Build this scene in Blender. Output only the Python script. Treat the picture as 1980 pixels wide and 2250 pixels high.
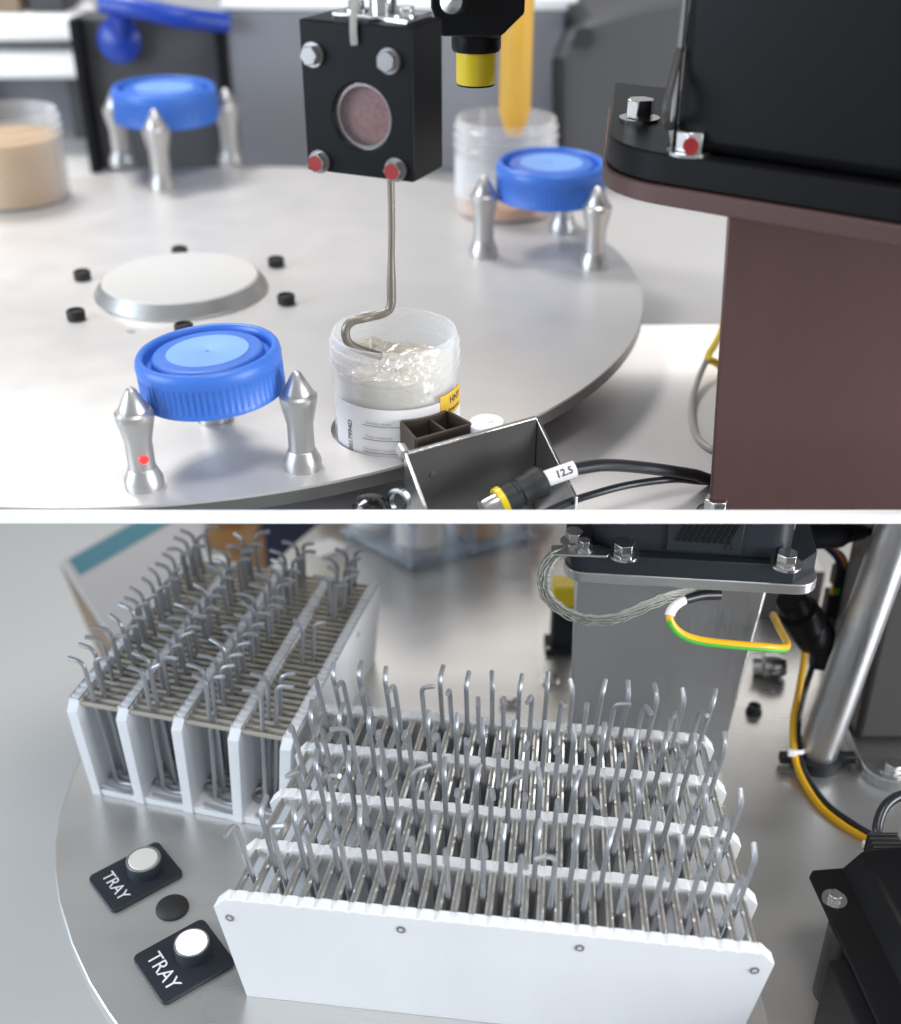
import bpy, math, random
from mathutils import Vector, Matrix
rnd = random.Random(7)
R = math.radians
for o in list(bpy.data.objects): bpy.data.objects.remove(o)
scene = bpy.context.scene
col = scene.collection

# ------------------------------------------------------------------ camera
F = 2600.0; PW, PH = 1980.0, 2250.0; TH = R(30.4); CAMZ = 0.5
cd = bpy.data.cameras.new('camera'); cam = bpy.data.objects.new('camera', cd); col.objects.link(cam)
cam.location = (0, 0, CAMZ); cam.rotation_euler = (R(90) - TH, 0, 0)
cd.sensor_fit = 'HORIZONTAL'; cd.sensor_width = 36.0; cd.lens = F / PW * 36.0
cd.clip_start = 0.01; cd.clip_end = 60.0
cd.dof.use_dof = True; cd.dof.focus_distance = 0.595; cd.dof.aperture_fstop = 5.2
scene.camera = cam
# ------------------------------------------------------------------ world, lamps, exposure
wd = bpy.data.worlds.new('World'); scene.world = wd; wd.use_nodes = True
bg = wd.node_tree.nodes['Background']; bg.inputs[0].default_value = (0.90, 0.945, 1.0, 1); bg.inputs[1].default_value = 0.38
def area(name, loc, target, sx, sy, power, colr):
    l = bpy.data.lights.new(name, 'AREA'); l.shape = 'RECTANGLE'; l.size = sx; l.size_y = sy
    l.energy = power; l.color = colr
    o = bpy.data.objects.new(name, l); col.objects.link(o); o.location = loc
    o.rotation_euler = (Vector(target) - Vector(loc)).to_track_quat('-Z', 'Y').to_euler()
    return o
area('ceiling_lamp', (-0.75, 1.55, 1.75), (-0.1, 0.75, 0.2), 0.5, 0.4, 20, (1.0, 0.96, 0.91))
area('ceiling_lamp_front', (0.25, 0.12, 1.9), (0.02, 0.42, 0.1), 0.7, 0.4, 12.5, (1.0, 0.97, 0.94))  # added fill from above the front tray and rail
area('window_light', (-1.35, 0.15, 0.55), (0.0, 0.55, 0.02), 0.9, 0.8, 17, (0.76, 0.88, 1.0))
area('window_light_right', (1.15, -0.05, 0.36), (-0.05, 0.62, 0.04), 0.6, 0.5, 16, (0.92, 0.96, 1.0))  # added fill from the right, brightens the rear tray's side panel; no window
area('shelf_lamp', (0.05, 0.83, 0.190), (0.05, 0.80, 0.0), 0.9, 0.30, 0.85, (1.0, 0.97, 0.93))  # added fill under the deck to light the back of the lower table
vs = scene.view_settings; vs.view_transform = 'Standard'; vs.look = 'None'; vs.gamma = 1; vs.exposure = 0.28
vs.use_curve_mapping = False
scene.render.engine = 'CYCLES'

# ------------------------------------------------------------------ pixel -> place
def ray(px, py):
    u = (px - PW / 2) / F; v = (py - PH / 2) / F; c, s = math.cos(TH), math.sin(TH)
    return Vector((u, c - v * s, -s - v * c))
def P(px, py, z=0.0):
    d = ray(px, py); t = (z - CAMZ) / d.z
    return Vector((0, 0, CAMZ)) + d * t
def PY(px, py, y):
    d = ray(px, py); t = y / d.y
    return Vector((0, 0, CAMZ)) + d * t

# ------------------------------------------------------------------ materials
def mat(name, c, rough=0.5, metal=0.0, noise=0.0, nscale=40.0, bump=0.0, bscale=200.0, stretch=None, spec=0.5, coat=0.0, emit=None, estr=0.0, trans=0.0, ior=1.45, alpha=1.0, sss=0.0, rvar=0.0, bdist=0.001):
    m = bpy.data.materials.new(name); m.use_nodes = True
    nt = m.node_tree; b = nt.nodes['Principled BSDF']
    b.inputs['Base Color'].default_value = (*c, 1); b.inputs['Roughness'].default_value = rough
    b.inputs['Metallic'].default_value = metal; b.inputs['Specular IOR Level'].default_value = spec
    b.inputs['Coat Weight'].default_value = coat; b.inputs['Transmission Weight'].default_value = trans
    b.inputs['IOR'].default_value = ior; b.inputs['Alpha'].default_value = alpha
    if sss: b.inputs['Subsurface Weight'].default_value = sss; b.inputs['Subsurface Radius'].default_value = (0.01, 0.01, 0.01); b.inputs['Subsurface Scale'].default_value = 0.5
    if emit: b.inputs['Emission Color'].default_value = (*emit, 1); b.inputs['Emission Strength'].default_value = estr
    if noise or bump or rvar:
        tc = nt.nodes.new('ShaderNodeTexCoord'); mp = nt.nodes.new('ShaderNodeMapping')
        nt.links.new(tc.outputs['Object'], mp.inputs[0])
        if stretch: mp.inputs['Scale'].default_value = stretch
    if noise or rvar:
        n = nt.nodes.new('ShaderNodeTexNoise'); n.inputs['Scale'].default_value = nscale; n.inputs['Detail'].default_value = 5
        nt.links.new(mp.outputs[0], n.inputs[0])
        if noise:
            rp = nt.nodes.new('ShaderNodeMapRange'); rp.inputs[3].default_value = 1 - noise; rp.inputs[4].default_value = 1 + noise
            nt.links.new(n.outputs[0], rp.inputs[0])
            mx = nt.nodes.new('ShaderNodeVectorMath'); mx.operation = 'SCALE'; mx.inputs[0].default_value = c
            nt.links.new(rp.outputs[0], mx.inputs['Scale']); nt.links.new(mx.outputs[0], b.inputs['Base Color'])
        if rvar:
            r2 = nt.nodes.new('ShaderNodeMapRange'); r2.inputs[1].default_value = 0.3; r2.inputs[2].default_value = 0.7
            r2.inputs[3].default_value = max(0.02, rough - rvar); r2.inputs[4].default_value = min(1, rough + rvar)
            nt.links.new(n.outputs[0], r2.inputs[0]); nt.links.new(r2.outputs[0], b.inputs['Roughness'])
    if bump:
        n2 = nt.nodes.new('ShaderNodeTexNoise'); n2.inputs['Scale'].default_value = bscale; n2.inputs['Detail'].default_value = 3
        nt.links.new(mp.outputs[0], n2.inputs[0])
        bp = nt.nodes.new('ShaderNodeBump'); bp.inputs['Strength'].default_value = bump; bp.inputs['Distance'].default_value = bdist
        nt.links.new(n2.outputs[0], bp.inputs['Height']); nt.links.new(bp.outputs[0], b.inputs['Normal'])
    return m
def clear_mat(name, tint, body, fac, rough=0.12):
    # clear moulded plastic: most light passes straight through, the rest is a glossy pale skin
    m = bpy.data.materials.new(name); m.use_nodes = True; nt = m.node_tree
    b = nt.nodes['Principled BSDF']; b.inputs['Base Color'].default_value = (*body, 1); b.inputs['Roughness'].default_value = rough
    b.inputs['Specular IOR Level'].default_value = 0.8
    t = nt.nodes.new('ShaderNodeBsdfTransparent'); t.inputs[0].default_value = (*tint, 1)
    lw = nt.nodes.new('ShaderNodeLayerWeight'); lw.inputs[0].default_value = 0.35
    mr = nt.nodes.new('ShaderNodeMapRange'); mr.inputs[3].default_value = fac; mr.inputs[4].default_value = min(1, fac + 0.55)
    nt.links.new(lw.outputs['Facing'], mr.inputs[0])
    mx = nt.nodes.new('ShaderNodeMixShader'); nt.links.new(mr.outputs[0], mx.inputs[0])
    nt.links.new(t.outputs[0], mx.inputs[1]); nt.links.new(b.outputs[0], mx.inputs[2])
    nt.links.new(mx.outputs[0], nt.nodes['Material Output'].inputs[0])
    return m
M = {}
M['turn'] = mat('anodised_plate', (0.665, 0.65, 0.64), 0.40, 0.45, noise=0.015, nscale=30, bump=0.06, bscale=1100, rvar=0.03)
M['turnrim'] = mat('turned_rim', (0.20, 0.195, 0.19), 0.40, 0.7, noise=0.05, nscale=30)
M['deck'] = mat('deck_plate', (0.64, 0.63, 0.635), 0.45, 0.2, noise=0.03, nscale=8)
M['alu'] = mat('turned_aluminium', (0.55, 0.54, 0.53), 0.36, 0.88, noise=0.02, nscale=40)
M['hub'] = mat('hub_aluminium', (0.66, 0.65, 0.635), 0.45, 0.3, bump=0.03, bscale=700)
M['steel'] = mat('bright_steel', (0.62, 0.61, 0.60), 0.22, 1.0, noise=0.08, nscale=300)
M['brushed'] = mat('brushed_steel', (0.50, 0.50, 0.505), 0.40, 1.0, noise=0.06, nscale=25, stretch=(60, 60, 1), bump=0.04, bscale=60, rvar=0.06)
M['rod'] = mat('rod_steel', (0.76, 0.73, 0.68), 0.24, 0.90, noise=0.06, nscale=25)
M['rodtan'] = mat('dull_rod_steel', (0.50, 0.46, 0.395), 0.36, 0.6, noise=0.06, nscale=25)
M['boltgrey'] = mat('plated_bolt', (0.33, 0.32, 0.32), 0.30, 0.9, noise=0.08, nscale=200)
M['wire'] = mat('hook_wire', (0.345, 0.355, 0.375), 0.40, 0.55, noise=0.06, nscale=60)
M['loop'] = mat('tarnished_wire', (0.26, 0.235, 0.20), 0.42, 0.75, noise=0.14, nscale=120, bump=0.06, bscale=700)
M['table'] = mat('steel_table', (0.66, 0.65, 0.635), 0.33, 0.80, noise=0.05, nscale=7, bump=0.05, bscale=260, rvar=0.10, stretch=(0.6, 2.2, 1))
M['pom'] = mat('white_plastic', (0.79, 0.80, 0.82), 0.42, 0, noise=0.05, nscale=26, bump=0.10, bscale=300, sss=0.12, rvar=0.08, stretch=(1, 1, 0.35))
M['white'] = mat('white_enamel', (0.95, 0.95, 0.95), 0.45, 0)
M['whitemetal'] = mat('white_painted_metal', (0.78, 0.79, 0.80), 0.4, 0, noise=0.03)
M['paper'] = mat('label_paper', (0.86, 0.84, 0.84), 0.6, 0, noise=0.02, nscale=60)
M['ink'] = mat('black_ink', (0.05, 0.05, 0.055), 0.6)
M['greyink'] = mat('grey_ink', (0.56, 0.54, 0.54), 0.7)
M['yellowlabel'] = mat('amber_label', (0.80, 0.50, 0.05), 0.5, 0, noise=0.03)
M['blue'] = mat('blue_cap_plastic', (0.048, 0.165, 0.60), 0.36, 0, noise=0.06, nscale=45, rvar=0.08, bump=0.02, bscale=400, sss=0.03)
M['bluepale'] = mat('frosted_blue_plastic', (0.19, 0.37, 0.78), 0.45, 0, noise=0.05, nscale=50, bump=0.06, bscale=500)
M['black'] = mat('black_anodised', (0.007, 0.007, 0.008), 0.40, 0, spec=0.18, noise=0.10, nscale=60, bump=0.03, bscale=500)
M['blackmatt'] = mat('black_matt', (0.014, 0.015, 0.018), 0.55, 0, noise=0.10, nscale=60, bump=0.05, bscale=600)
M['blackgloss'] = mat('black_gloss', (0.008, 0.008, 0.009), 0.12, 0, coat=0.3)
M['rubber'] = mat('black_rubber', (0.022, 0.021, 0.021), 0.6, 0, bump=0.05, bscale=500)
M['slate'] = mat('slate_plate', (0.020, 0.024, 0.032), 0.42, 0, noise=0.10, nscale=50, bump=0.04, bscale=700)
M['letter'] = mat('engraved_letter', (0.72, 0.73, 0.74), 0.6)
M['greymetal'] = mat('grey_sheet', (0.060, 0.056, 0.054), 0.46, 0.15, noise=0.08, nscale=40, bump=0.05, bscale=600)
M['brownplastic'] = mat('brown_plastic', (0.062, 0.046, 0.036), 0.5, 0, noise=0.10, nscale=60)
M['mauve'] = mat('mauve_column_paint', (0.108, 0.058, 0.054), 0.40, 0.35, noise=0.07, nscale=18, stretch=(6, 6, 0.6), bump=0.02, bscale=300)  # bare metal, its reddish reflection painted into the base colour
M['clear'] = clear_mat('clear_plastic', (0.985, 0.985, 0.985), (0.90, 0.91, 0.93), 0.10)
M['lensglass'] = clear_mat('lens_glass', (0.97, 0.95, 0.95), (0.3, 0.3, 0.3), 0.03, 0.03)
M['acrylic'] = clear_mat('acrylic_sheet', (0.94, 0.97, 1.0), (0.75, 0.84, 0.96), 0.14, 0.05)
M['gel'] = mat('clear_gel', (0.96, 0.90, 0.77), 0.05, 0, bump=1.0, bscale=90, bdist=0.0022, trans=0.42, ior=1.36, stretch=(1, 1, 2.6), coat=1.0)
M['sample'] = mat('tan_sample', (0.72, 0.43, 0.14), 0.3, 0, noise=0.15, nscale=40, trans=0.3)
M['amber'] = mat('amber_liquid', (0.72, 0.33, 0.09), 0.25, 0, noise=0.10, nscale=30)
M['ambertube'] = mat('amber_tube', (0.88, 0.52, 0.08), 0.18, 0, noise=0.05, nscale=20, trans=0.25)
M['yellow'] = mat('yellow_plastic', (0.76, 0.56, 0.02), 0.32, 0, noise=0.04)
M['cableyellow'] = mat('yellow_cable', (0.80, 0.43, 0.01), 0.35, 0, noise=0.05, nscale=60)
M['cablegreen'] = mat('green_stripe', (0.08, 0.42, 0.05), 0.35)
M['cable'] = mat('black_cable', (0.018, 0.019, 0.024), 0.32, 0, noise=0.08, nscale=60)
M['cablegrey'] = mat('grey_cable', (0.34, 0.33, 0.31), 0.4)
M['braid'] = mat('tinned_braid', (0.30, 0.30, 0.27), 0.42, 0.8, noise=0.30, nscale=240, stretch=(1, 3, 3), bump=0.8, bscale=500)
M['rose'] = mat('rose_filter_disc', (0.40, 0.23, 0.23), 0.6, 0, noise=0.45, nscale=520, bump=0.25, bscale=700)
M['redpaint'] = mat('red_thread_seal', (0.30, 0.018, 0.018), 0.45, 0, noise=0.3, nscale=160)
M['led'] = mat('red_led_glow', (0.5, 0.02, 0.02), 0.4, 0, emit=(1.0, 0.06, 0.05), estr=0.9)  # emission paints in red light falling on a post
M['lit'] = mat('lit_button', (0.9, 0.92, 1), 0.3, 0, emit=(0.93, 0.95, 1.0), estr=2.2)
M['lens'] = mat('unlit_button', (0.66, 0.65, 0.60), 0.4, 0, noise=0.04)
M['buttonring'] = mat('button_housing', (0.07, 0.085, 0.10), 0.35, 0.5)
M['cab'] = mat('cabinet_grey', (0.19, 0.195, 0.215), 0.5, 0, noise=0.05, nscale=6)
M['cabdark'] = mat('cabinet_charcoal', (0.055, 0.056, 0.06), 0.5, 0, noise=0.06, nscale=6)
M['bluepaint'] = mat('blue_handle', (0.012, 0.05, 0.36), 0.3, 0, noise=0.05)
M['navy'] = mat('navy_cloth', (0.013, 0.012, 0.035), 0.8, 0, noise=0.2, nscale=40, bump=0.2, bscale=300)
M['card'] = mat('white_card', (0.62, 0.61, 0.63), 0.55, 0, noise=0.03, nscale=12)
M['teal'] = mat('teal_print', (0.10, 0.28, 0.36), 0.55, 0, noise=0.04, nscale=20)
M['kraft'] = mat('kraft_board', (0.27, 0.20, 0.14), 0.7, 0, noise=0.10, nscale=30)
M['wood'] = mat('varnished_wood', (0.30, 0.165, 0.065), 0.45, 0, noise=0.2, nscale=20, stretch=(1, 1, 8))
M['floor'] = mat('room_floor', (0.62, 0.62, 0.605), 0.45, 0, noise=0.06, nscale=1.5)
M['wall'] = mat('room_wall', (0.62, 0.62, 0.63), 0.6, 0, noise=0.03, nscale=2)

# ------------------------------------------------------------------ mesh builder
class MB:
    def __init__(s): s.v = []; s.f = []
    def add(s, vs_, fs, X=None):
        n = len(s.v)
        s.v += [tuple(X @ Vector(p)) if X else tuple(p) for p in vs_]
        s.f += [tuple(i + n for i in f) for f in fs]
        return s
    def box(s, c, d, X=None):
        x, y, z = c; a, b, e = d[0] / 2, d[1] / 2, d[2] / 2
        vs_ = [(x + i * a, y + j * b, z + k * e) for k in (-1, 1) for j in (-1, 1) for i in (-1, 1)]
        return s.add(vs_, [(0, 2, 3, 1), (4, 5, 7, 6), (0, 1, 5, 4), (2, 6, 7, 3), (0, 4, 6, 2), (1, 3, 7, 5)], X)
    def hexa(s, pts):
        return s.add(pts, [(0, 2, 3, 1), (4, 5, 7, 6), (0, 1, 5, 4), (2, 6, 7, 3), (0, 4, 6, 2), (1, 3, 7, 5)])
    def lathe(s, prof, seg=32, X=None, knurl=None):
        vs_ = []; fs = []
        n = len(prof)
        for j in range(seg):
            a = 2 * math.pi * j / seg
            for i, (r, z) in enumerate(prof):
                k = knurl(i, j) if knurl else 0
                vs_.append(((r + k) * math.cos(a), (r + k) * math.sin(a), z))
        for j in range(seg):
            j2 = (j + 1) % seg
            for i in range(n - 1):
                fs.append((j * n + i, j2 * n + i, j2 * n + i + 1, j * n + i + 1))
        if prof[0][0] > 1e-6: fs.append(tuple(j * n for j in reversed(range(seg))))
        if prof[-1][0] > 1e-6: fs.append(tuple(j * n + n - 1 for j in range(seg)))
        return s.add(vs_, fs, X)
    def ring(s, prof, seg=32, X=None):      # closed profile (torus-like)
        vs_ = []; fs = []; n = len(prof)
        for j in range(seg):
            a = 2 * math.pi * j / seg
            vs_ += [(r * math.cos(a), r * math.sin(a), z) for r, z in prof]
        for j in range(seg):
            j2 = (j + 1) % seg
            for i in range(n):
                i2 = (i + 1) % n
                fs.append((j * n + i, j2 * n + i, j2 * n + i2, j * n + i2))
        return s.add(vs_, fs, X)
    def prism(s, poly, z0, z1, X=None):
        n = len(poly)
        vs_ = [(x, y, z0) for x, y in poly] + [(x, y, z1) for x, y in poly]
        fs = [tuple(reversed(range(n))), tuple(range(n, 2 * n))] + [(i, (i + 1) % n, n + (i + 1) % n, n + i) for i in range(n)]
        return s.add(vs_, fs, X)
    def tube(s, pts, r, seg=8, flat=None, X=None):
        pts = [Vector(p) for p in pts]; n = len(pts); vs_ = []; fs = []
        t0 = (pts[1] - pts[0]).normalized()
        up = Vector((0, 0, 1)) if abs(t0.z) < 0.9 else Vector((1, 0, 0))
        nx = t0.cross(up).normalized()
        for i, p in enumerate(pts):
            t = (pts[min(i + 1, n - 1)] - pts[max(i - 1, 0)]).normalized()
            nx = (nx - t * nx.dot(t)).normalized(); ny = t.cross(nx)
            rr = r[i] if isinstance(r, (list, tuple)) else r
            for k in range(seg):
                a = 2 * math.pi * k / seg
                vs_.append(p + nx * math.cos(a) * rr * (flat[0] if flat else 1) + ny * math.sin(a) * rr * (flat[1] if flat else 1))
        for i in range(n - 1):
            for k in range(seg):
                k2 = (k + 1) % seg
                fs.append((i * seg + k, i * seg + k2, (i + 1) * seg + k2, (i + 1) * seg + k))
        fs.append(tuple(reversed(range(seg)))); fs.append(tuple((n - 1) * seg + k for k in range(seg)))
        return s.add(vs_, fs, X)
WM = {}     # object name -> placement matrix
def wmat(o): return WM.get(o.name, Matrix())
def build(name, mb, m, parent=None, loc=None, bevel=0, angle=35, local=False, seg=2):
    me = bpy.data.meshes.new(name)
    X = None
    if parent is not None: X = None if local else wmat(parent).inverted()
    elif loc is not None and not local: X = Matrix.Translation(-Vector(loc))
    vs_ = [X @ Vector(v) for v in mb.v] if X else mb.v
    me.from_pydata([tuple(v) for v in vs_], [], mb.f); me.validate(); me.update()
    import bmesh
    bm = bmesh.new(); bm.from_mesh(me); bmesh.ops.recalc_face_normals(bm, faces=bm.faces); bm.to_mesh(me); bm.free()
    me.materials.append(M[m])
    me.polygons.foreach_set('use_smooth', [True] * len(me.polygons)); me.set_sharp_from_angle(angle=R(angle))
    o = bpy.data.objects.new(name, me); col.objects.link(o)
    if parent is not None: o.parent = parent; WM[o.name] = wmat(parent)
    elif loc is not None: o.location = loc; WM[o.name] = Matrix.Translation(Vector(loc))
    if bevel:
        b = o.modifiers.new('edge', 'BEVEL'); b.width = bevel; b.segments = seg; b.limit_method = 'ANGLE'; b.angle_limit = R(30)
    return o
def tag(o, label, cat, group=None):
    o['label'] = label; o['category'] = cat
    if group: o['group'] = group
    return o
def thing(name, label, cat, loc, rz=0.0, group=None):
    o = bpy.data.objects.new(name, None); col.objects.link(o); o.empty_display_size = 0.01
    o.location = loc; o.rotation_euler = (0, 0, rz)
    WM[o.name] = Matrix.Translation(Vector(loc)) @ Matrix.Rotation(rz, 4, 'Z')
    return tag(o, label, cat, group)
def struct(o): o['kind'] = 'structure'; return o
def dup(root, loc, rz=0.0, scale=1.0, label=None):
    r = root.copy(); col.objects.link(r); r.location = loc; r.rotation_euler = (0, 0, rz); r.scale = (scale,) * 3
    if label: r['label'] = label
    def rec(a, b):
        for ch in [c for c in bpy.data.objects if c.parent == a]:
            c2 = ch.copy(); col.objects.link(c2); c2.parent = b; rec(ch, c2)
    rec(root, r)
    return r
def fr(p, ax, up=(0, 0, 1)):      # frame with local Z along ax
    z = Vector(ax).normalized(); u = Vector(up)
    if abs(z.dot(u)) > 0.98: u = Vector((0, 1, 0))
    x = u.cross(z).normalized(); y = z.cross(x)
    m = Matrix((x, y, z)).transposed().to_4x4(); m.translation = Vector(p); return m
def T(x, y, z): return Matrix.Translation(Vector((x, y, z)))
def spline(pts, n=8):
    pts = [Vector(p) for p in pts]; out = []
    q = [pts[0] * 2 - pts[1]] + pts + [pts[-1] * 2 - pts[-2]]
    for i in range(1, len(q) - 2):
        a, b, c, d = q[i - 1], q[i], q[i + 1], q[i + 2]
        for k in range(n):
            t = k / n
            out.append(0.5 * ((2 * b) + (c - a) * t + (2 * a - 5 * b + 4 * c - d) * t * t + (3 * b - a - 3 * c + d) * t ** 3))
    out.append(pts[-1]); return out
def hexpoly(r, a0=0): return [(r * math.cos(a0 + k * math.pi / 3), r * math.sin(a0 + k * math.pi / 3)) for k in range(6)]
def rrect(x0, y0, x1, y1, r, n=5):
    out = []
    for cx, cy, a in ((x1 - r, y0 + r, -90), (x1 - r, y1 - r, 0), (x0 + r, y1 - r, 90), (x0 + r, y0 + r, 180)):
        for k in range(n + 1):
            t = R(a + 90 * k / n); out.append((cx + r * math.cos(t), cy + r * math.sin(t)))
    return out
def text_mb(body, size, ext=0.0002, sx=1.0, bold=0.0):
    cu = bpy.data.curves.new('lettering', 'FONT'); cu.body = body; cu.size = 1.0; cu.align_x = 'CENTER'; cu.align_y = 'CENTER'; cu.extrude = ext / size
    cu.resolution_u = 3; cu.offset = bold / size
    o = bpy.data.objects.new('lettering', cu); col.objects.link(o)
    dg = bpy.context.evaluated_depsgraph_get(); me = bpy.data.meshes.new_from_object(o.evaluated_get(dg))
    mb = MB(); mb.v = [(v.co.x * sx * size, v.co.y * size, v.co.z * size) for v in me.vertices]; mb.f = [tuple(p.vertices) for p in me.polygons]
    bpy.data.objects.remove(o); bpy.data.curves.remove(cu); bpy.data.meshes.remove(me)
    return mb
def hex_bolt(name, p, ax, r, h, m='steel', parent=None, washer=1.45, head='steel', rot=0.2, cap=None):
    X = fr(p, ax) @ Matrix.Rotation(rot, 4, 'Z')
    hd = MB().prism(hexpoly(r), 0.0011, 0.0011 + h, X)
    o = build(name, hd, head, parent, bevel=r * 0.08) if parent is not None else build(name, hd, head, None, loc=p, bevel=r * 0.08)
    w = MB().lathe([(0.0, -0.0003), (r * washer, -0.0003), (r * washer, 0.0011), (0.0, 0.0011)], 28, X)
    build('washer', w, m, o)
    if cap:
        build('seal_paint', MB().lathe([(0.0, 0.0011 + h - 0.0002), (r * 0.80, 0.0011 + h - 0.0002), (r * 0.80, 0.0011 + h + 0.0002), (0.0, 0.0011 + h + 0.0002)], 20, X), cap, o)
    return o

# =================================================================== SETTING
ZT = 0.230; ZD = 0.200                     # turntable top, upper deck
struct(build('floor', MB().box((0, 1.5, -0.81), (12, 9, 0.02)), 'floor', loc=(0, 1.5, -0.80)))
struct(build('wall_back', MB().box((0, 2.9, 0.7), (9, 0.05, 3.0)), 'wall', loc=(0, 2.9, -0.8)))
# upper deck sheet with its white front rail
struct(build('upper_deck', MB().box((0.0, 1.0325, ZD - 0.0015), (1.5, 1.055, 0.003)), 'deck', loc=(0, 1.03, ZD)))
zt_ = CAMZ + ray(990, 1119.5).z / ray(990, 1119.5).y * 0.4575; zb_ = CAMZ + ray(990, 1151).z / ray(990, 1151).y * 0.452
tag(build('edge_rail', MB().box((0, 0.45475, (zt_ + zb_) / 2), (1.5, 0.0055, zt_ - zb_)), 'white', loc=(0, 0.455, zb_), bevel=0.0004), 'long plain white rail along the front edge of the upper deck', 'rail')
# lower table: curved left end
edge = [(700, 1150), (655, 1187), (560, 1275), (450, 1370), (330, 1470), (235, 1570), (180, 1655), (156, 1712), (133, 1780), (121, 1850), (119, 1910), (128, 1980), (156, 2073), (195, 2159), (233, 2221), (262, 2262), (330, 2340), (420, 2420)]
pl = [P(*e) for e in edge]; pl = [(p.x, p.y) for p in pl]
d0 = (Vector(pl[0]) - Vector(pl[1])).normalized()
poly = [(0.62, 0.16), (0.62, 1.10), (pl[0][0] + d0.x * 0.35, pl[0][1] + d0.y * 0.35)] + pl + [(-0.05, 0.16)]
lt = struct(build('lower_table', MB().prism(poly, -0.012, 0.0), 'table', loc=(0, 0, 0), bevel=0.001))
sx0 = P(1168, 1400).x; ZP = 0.0007
struct(build('mounting_plate', MB().prism([(sx0, 0.508), (0.153, 0.508), (0.153, 0.17), (0.60, 0.17), (0.60, 1.08), (P(1176, 1170).x, 1.08)], 0.0001, ZP), 'table', loc=(0.3, 0.7, 0)))
struct(build('seam_cover', MB().prism([(sx0 + 0.006, 0.50), (sx0 + 0.013, 0.50), (P(1176, 1170).x + 0.015, 1.07), (P(1176, 1170).x + 0.008, 1.07)], ZP - 0.0001, ZP + 0.0004), 'table', loc=(sx0, 0.8, 0)))
lp = Vector((-0.165, 0.345, 0))
leg = build('leg', MB().box((lp.x, lp.y, -0.404), (0.05, 0.05, 0.784)), 'whitemetal', lt, bevel=0.004)
build('foot', MB().lathe([(0, -0.80), (0.03, -0.80), (0.03, -0.79), (0.012, -0.785), (0.012, -0.77)], 20, T(lp.x, lp.y, 0)), 'rubber', leg)

# =================================================================== UPPER: turntable
CX, CY, RT = -0.6581 * 0.27, 2.8464 * 0.27, 1.1291 * 0.27
AL = -1.3191; RS = 0.9695 * 0.27; RP = 0.1594 * 0.27; BE = -1.0514; RB = 0.2773 * 0.27; GA = 1.7821
turn = thing('turntable', 'large round satin aluminium turntable plate carrying the cap posts', 'turntable', (CX, CY, ZD))
jar_pos = [(-0.0276, 0.5466)]
SEG = 160
def disc_with_pocket(n=256, pr=0.0338, pz=0.005):      # plate with one round pocket, spokes drawn from the pocket's centre
    hx, hy = jar_pos[0]; ox, oy = hx - CX, hy - CY; vs_ = []; fs = []
    for k in range(n):
        a = 2 * math.pi * k / n; c, s_ = math.cos(a), math.sin(a)
        b = ox * c + oy * s_; t = -b + math.sqrt(b * b - (ox * ox + oy * oy - RT * RT))
        ex, ey = hx + c * t, hy + s_ * t
        vs_ += [(hx + c * pr, hy + s_ * pr, ZT - pz), (hx + c * pr, hy + s_ * pr, ZT), (ex, ey, ZT), (ex, ey, ZT - 0.0078)]
    for k in range(n):
        a, b = k * 4, ((k + 1) % n) * 4
        fs += [(a, b, b + 1, a + 1), (a + 1, b + 1, b + 2, a + 2), (a + 2, b + 2, b + 3, a + 3)]
    fs += [tuple(4 * k for k in range(n)), tuple(4 * k + 3 for k in reversed(range(n)))]
    return MB().add(vs_, fs)
plate = build('plate', disc_with_pocket(), 'turn', turn, angle=30)
build('rim_band', MB().ring([(RT - 0.004, ZT - 0.0077), (RT + 0.0002, ZT - 0.0077), (RT + 0.0002, ZT - 0.0014), (RT - 0.004, ZT - 0.0014)], SEG, T(CX, CY, 0)), 'turnrim', turn)
build('drum', MB().lathe([(0, ZD), (RT - 0.050, ZD), (RT - 0.036, ZD + 0.010), (RT - 0.010, ZT - 0.0079), (0, ZT - 0.0079)], SEG, T(CX, CY, 0)), 'greymetal', turn)
HY = CY - 0.019
hub = thing('centre_disc', 'low round pale aluminium disc at the centre of the turntable', 'disc', (CX, HY, ZT))
build('cover', MB().lathe([(0, ZT), (0.0560, ZT), (0.0560, ZT + 0.002), (0.0505, ZT + 0.0095), (0.0497, ZT + 0.010), (0, ZT + 0.010)], 96, T(CX, HY, 0)), 'hub', hub, angle=25)
build('chamfer_ring', MB().ring([(0.0559, ZT + 0.0012), (0.0564, ZT + 0.0012), (0.0564, ZT + 0.002), (0.0511, ZT + 0.0092), (0.0506, ZT + 0.0092)], 96, T(CX, HY, 0)), 'alu', hub)
for k in range(6):
    a = GA - k * math.pi / 3
    x, y = CX + 0.0755 * math.cos(a), HY + 0.0755 * math.sin(a)
    tag(build('rubber_bumper', MB().lathe([(0, ZT - 0.0002), (0.0056, ZT - 0.0002), (0.0058, ZT + 0.0052), (0.0050, ZT + 0.006), (0.0042, ZT + 0.006), (0.0040, ZT + 0.0046), (0, ZT + 0.0046)], 24, T(x, y, 0)), 'rubber', loc=(x, y, ZT)),
        'small black rubber stud in the ring around the central pale disc', 'stud', 'rubber studs around the central disc')
# dark screw dot on the plate
tag(build('plug_screw', MB().lathe([(0, ZT - 0.0005), (0.0030, ZT - 0.0005), (0.0030, ZT + 0.0003), (0.0010, ZT + 0.0003), (0.0008, ZT - 0.0001), (0, ZT - 0.0001)], 18, T(P(287, 729, ZT).x, P(287, 729, ZT).y, 0)), 'alu', loc=P(287, 729, ZT)), 'tiny flush plug screw in the plate by the hub', 'screw')

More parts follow.
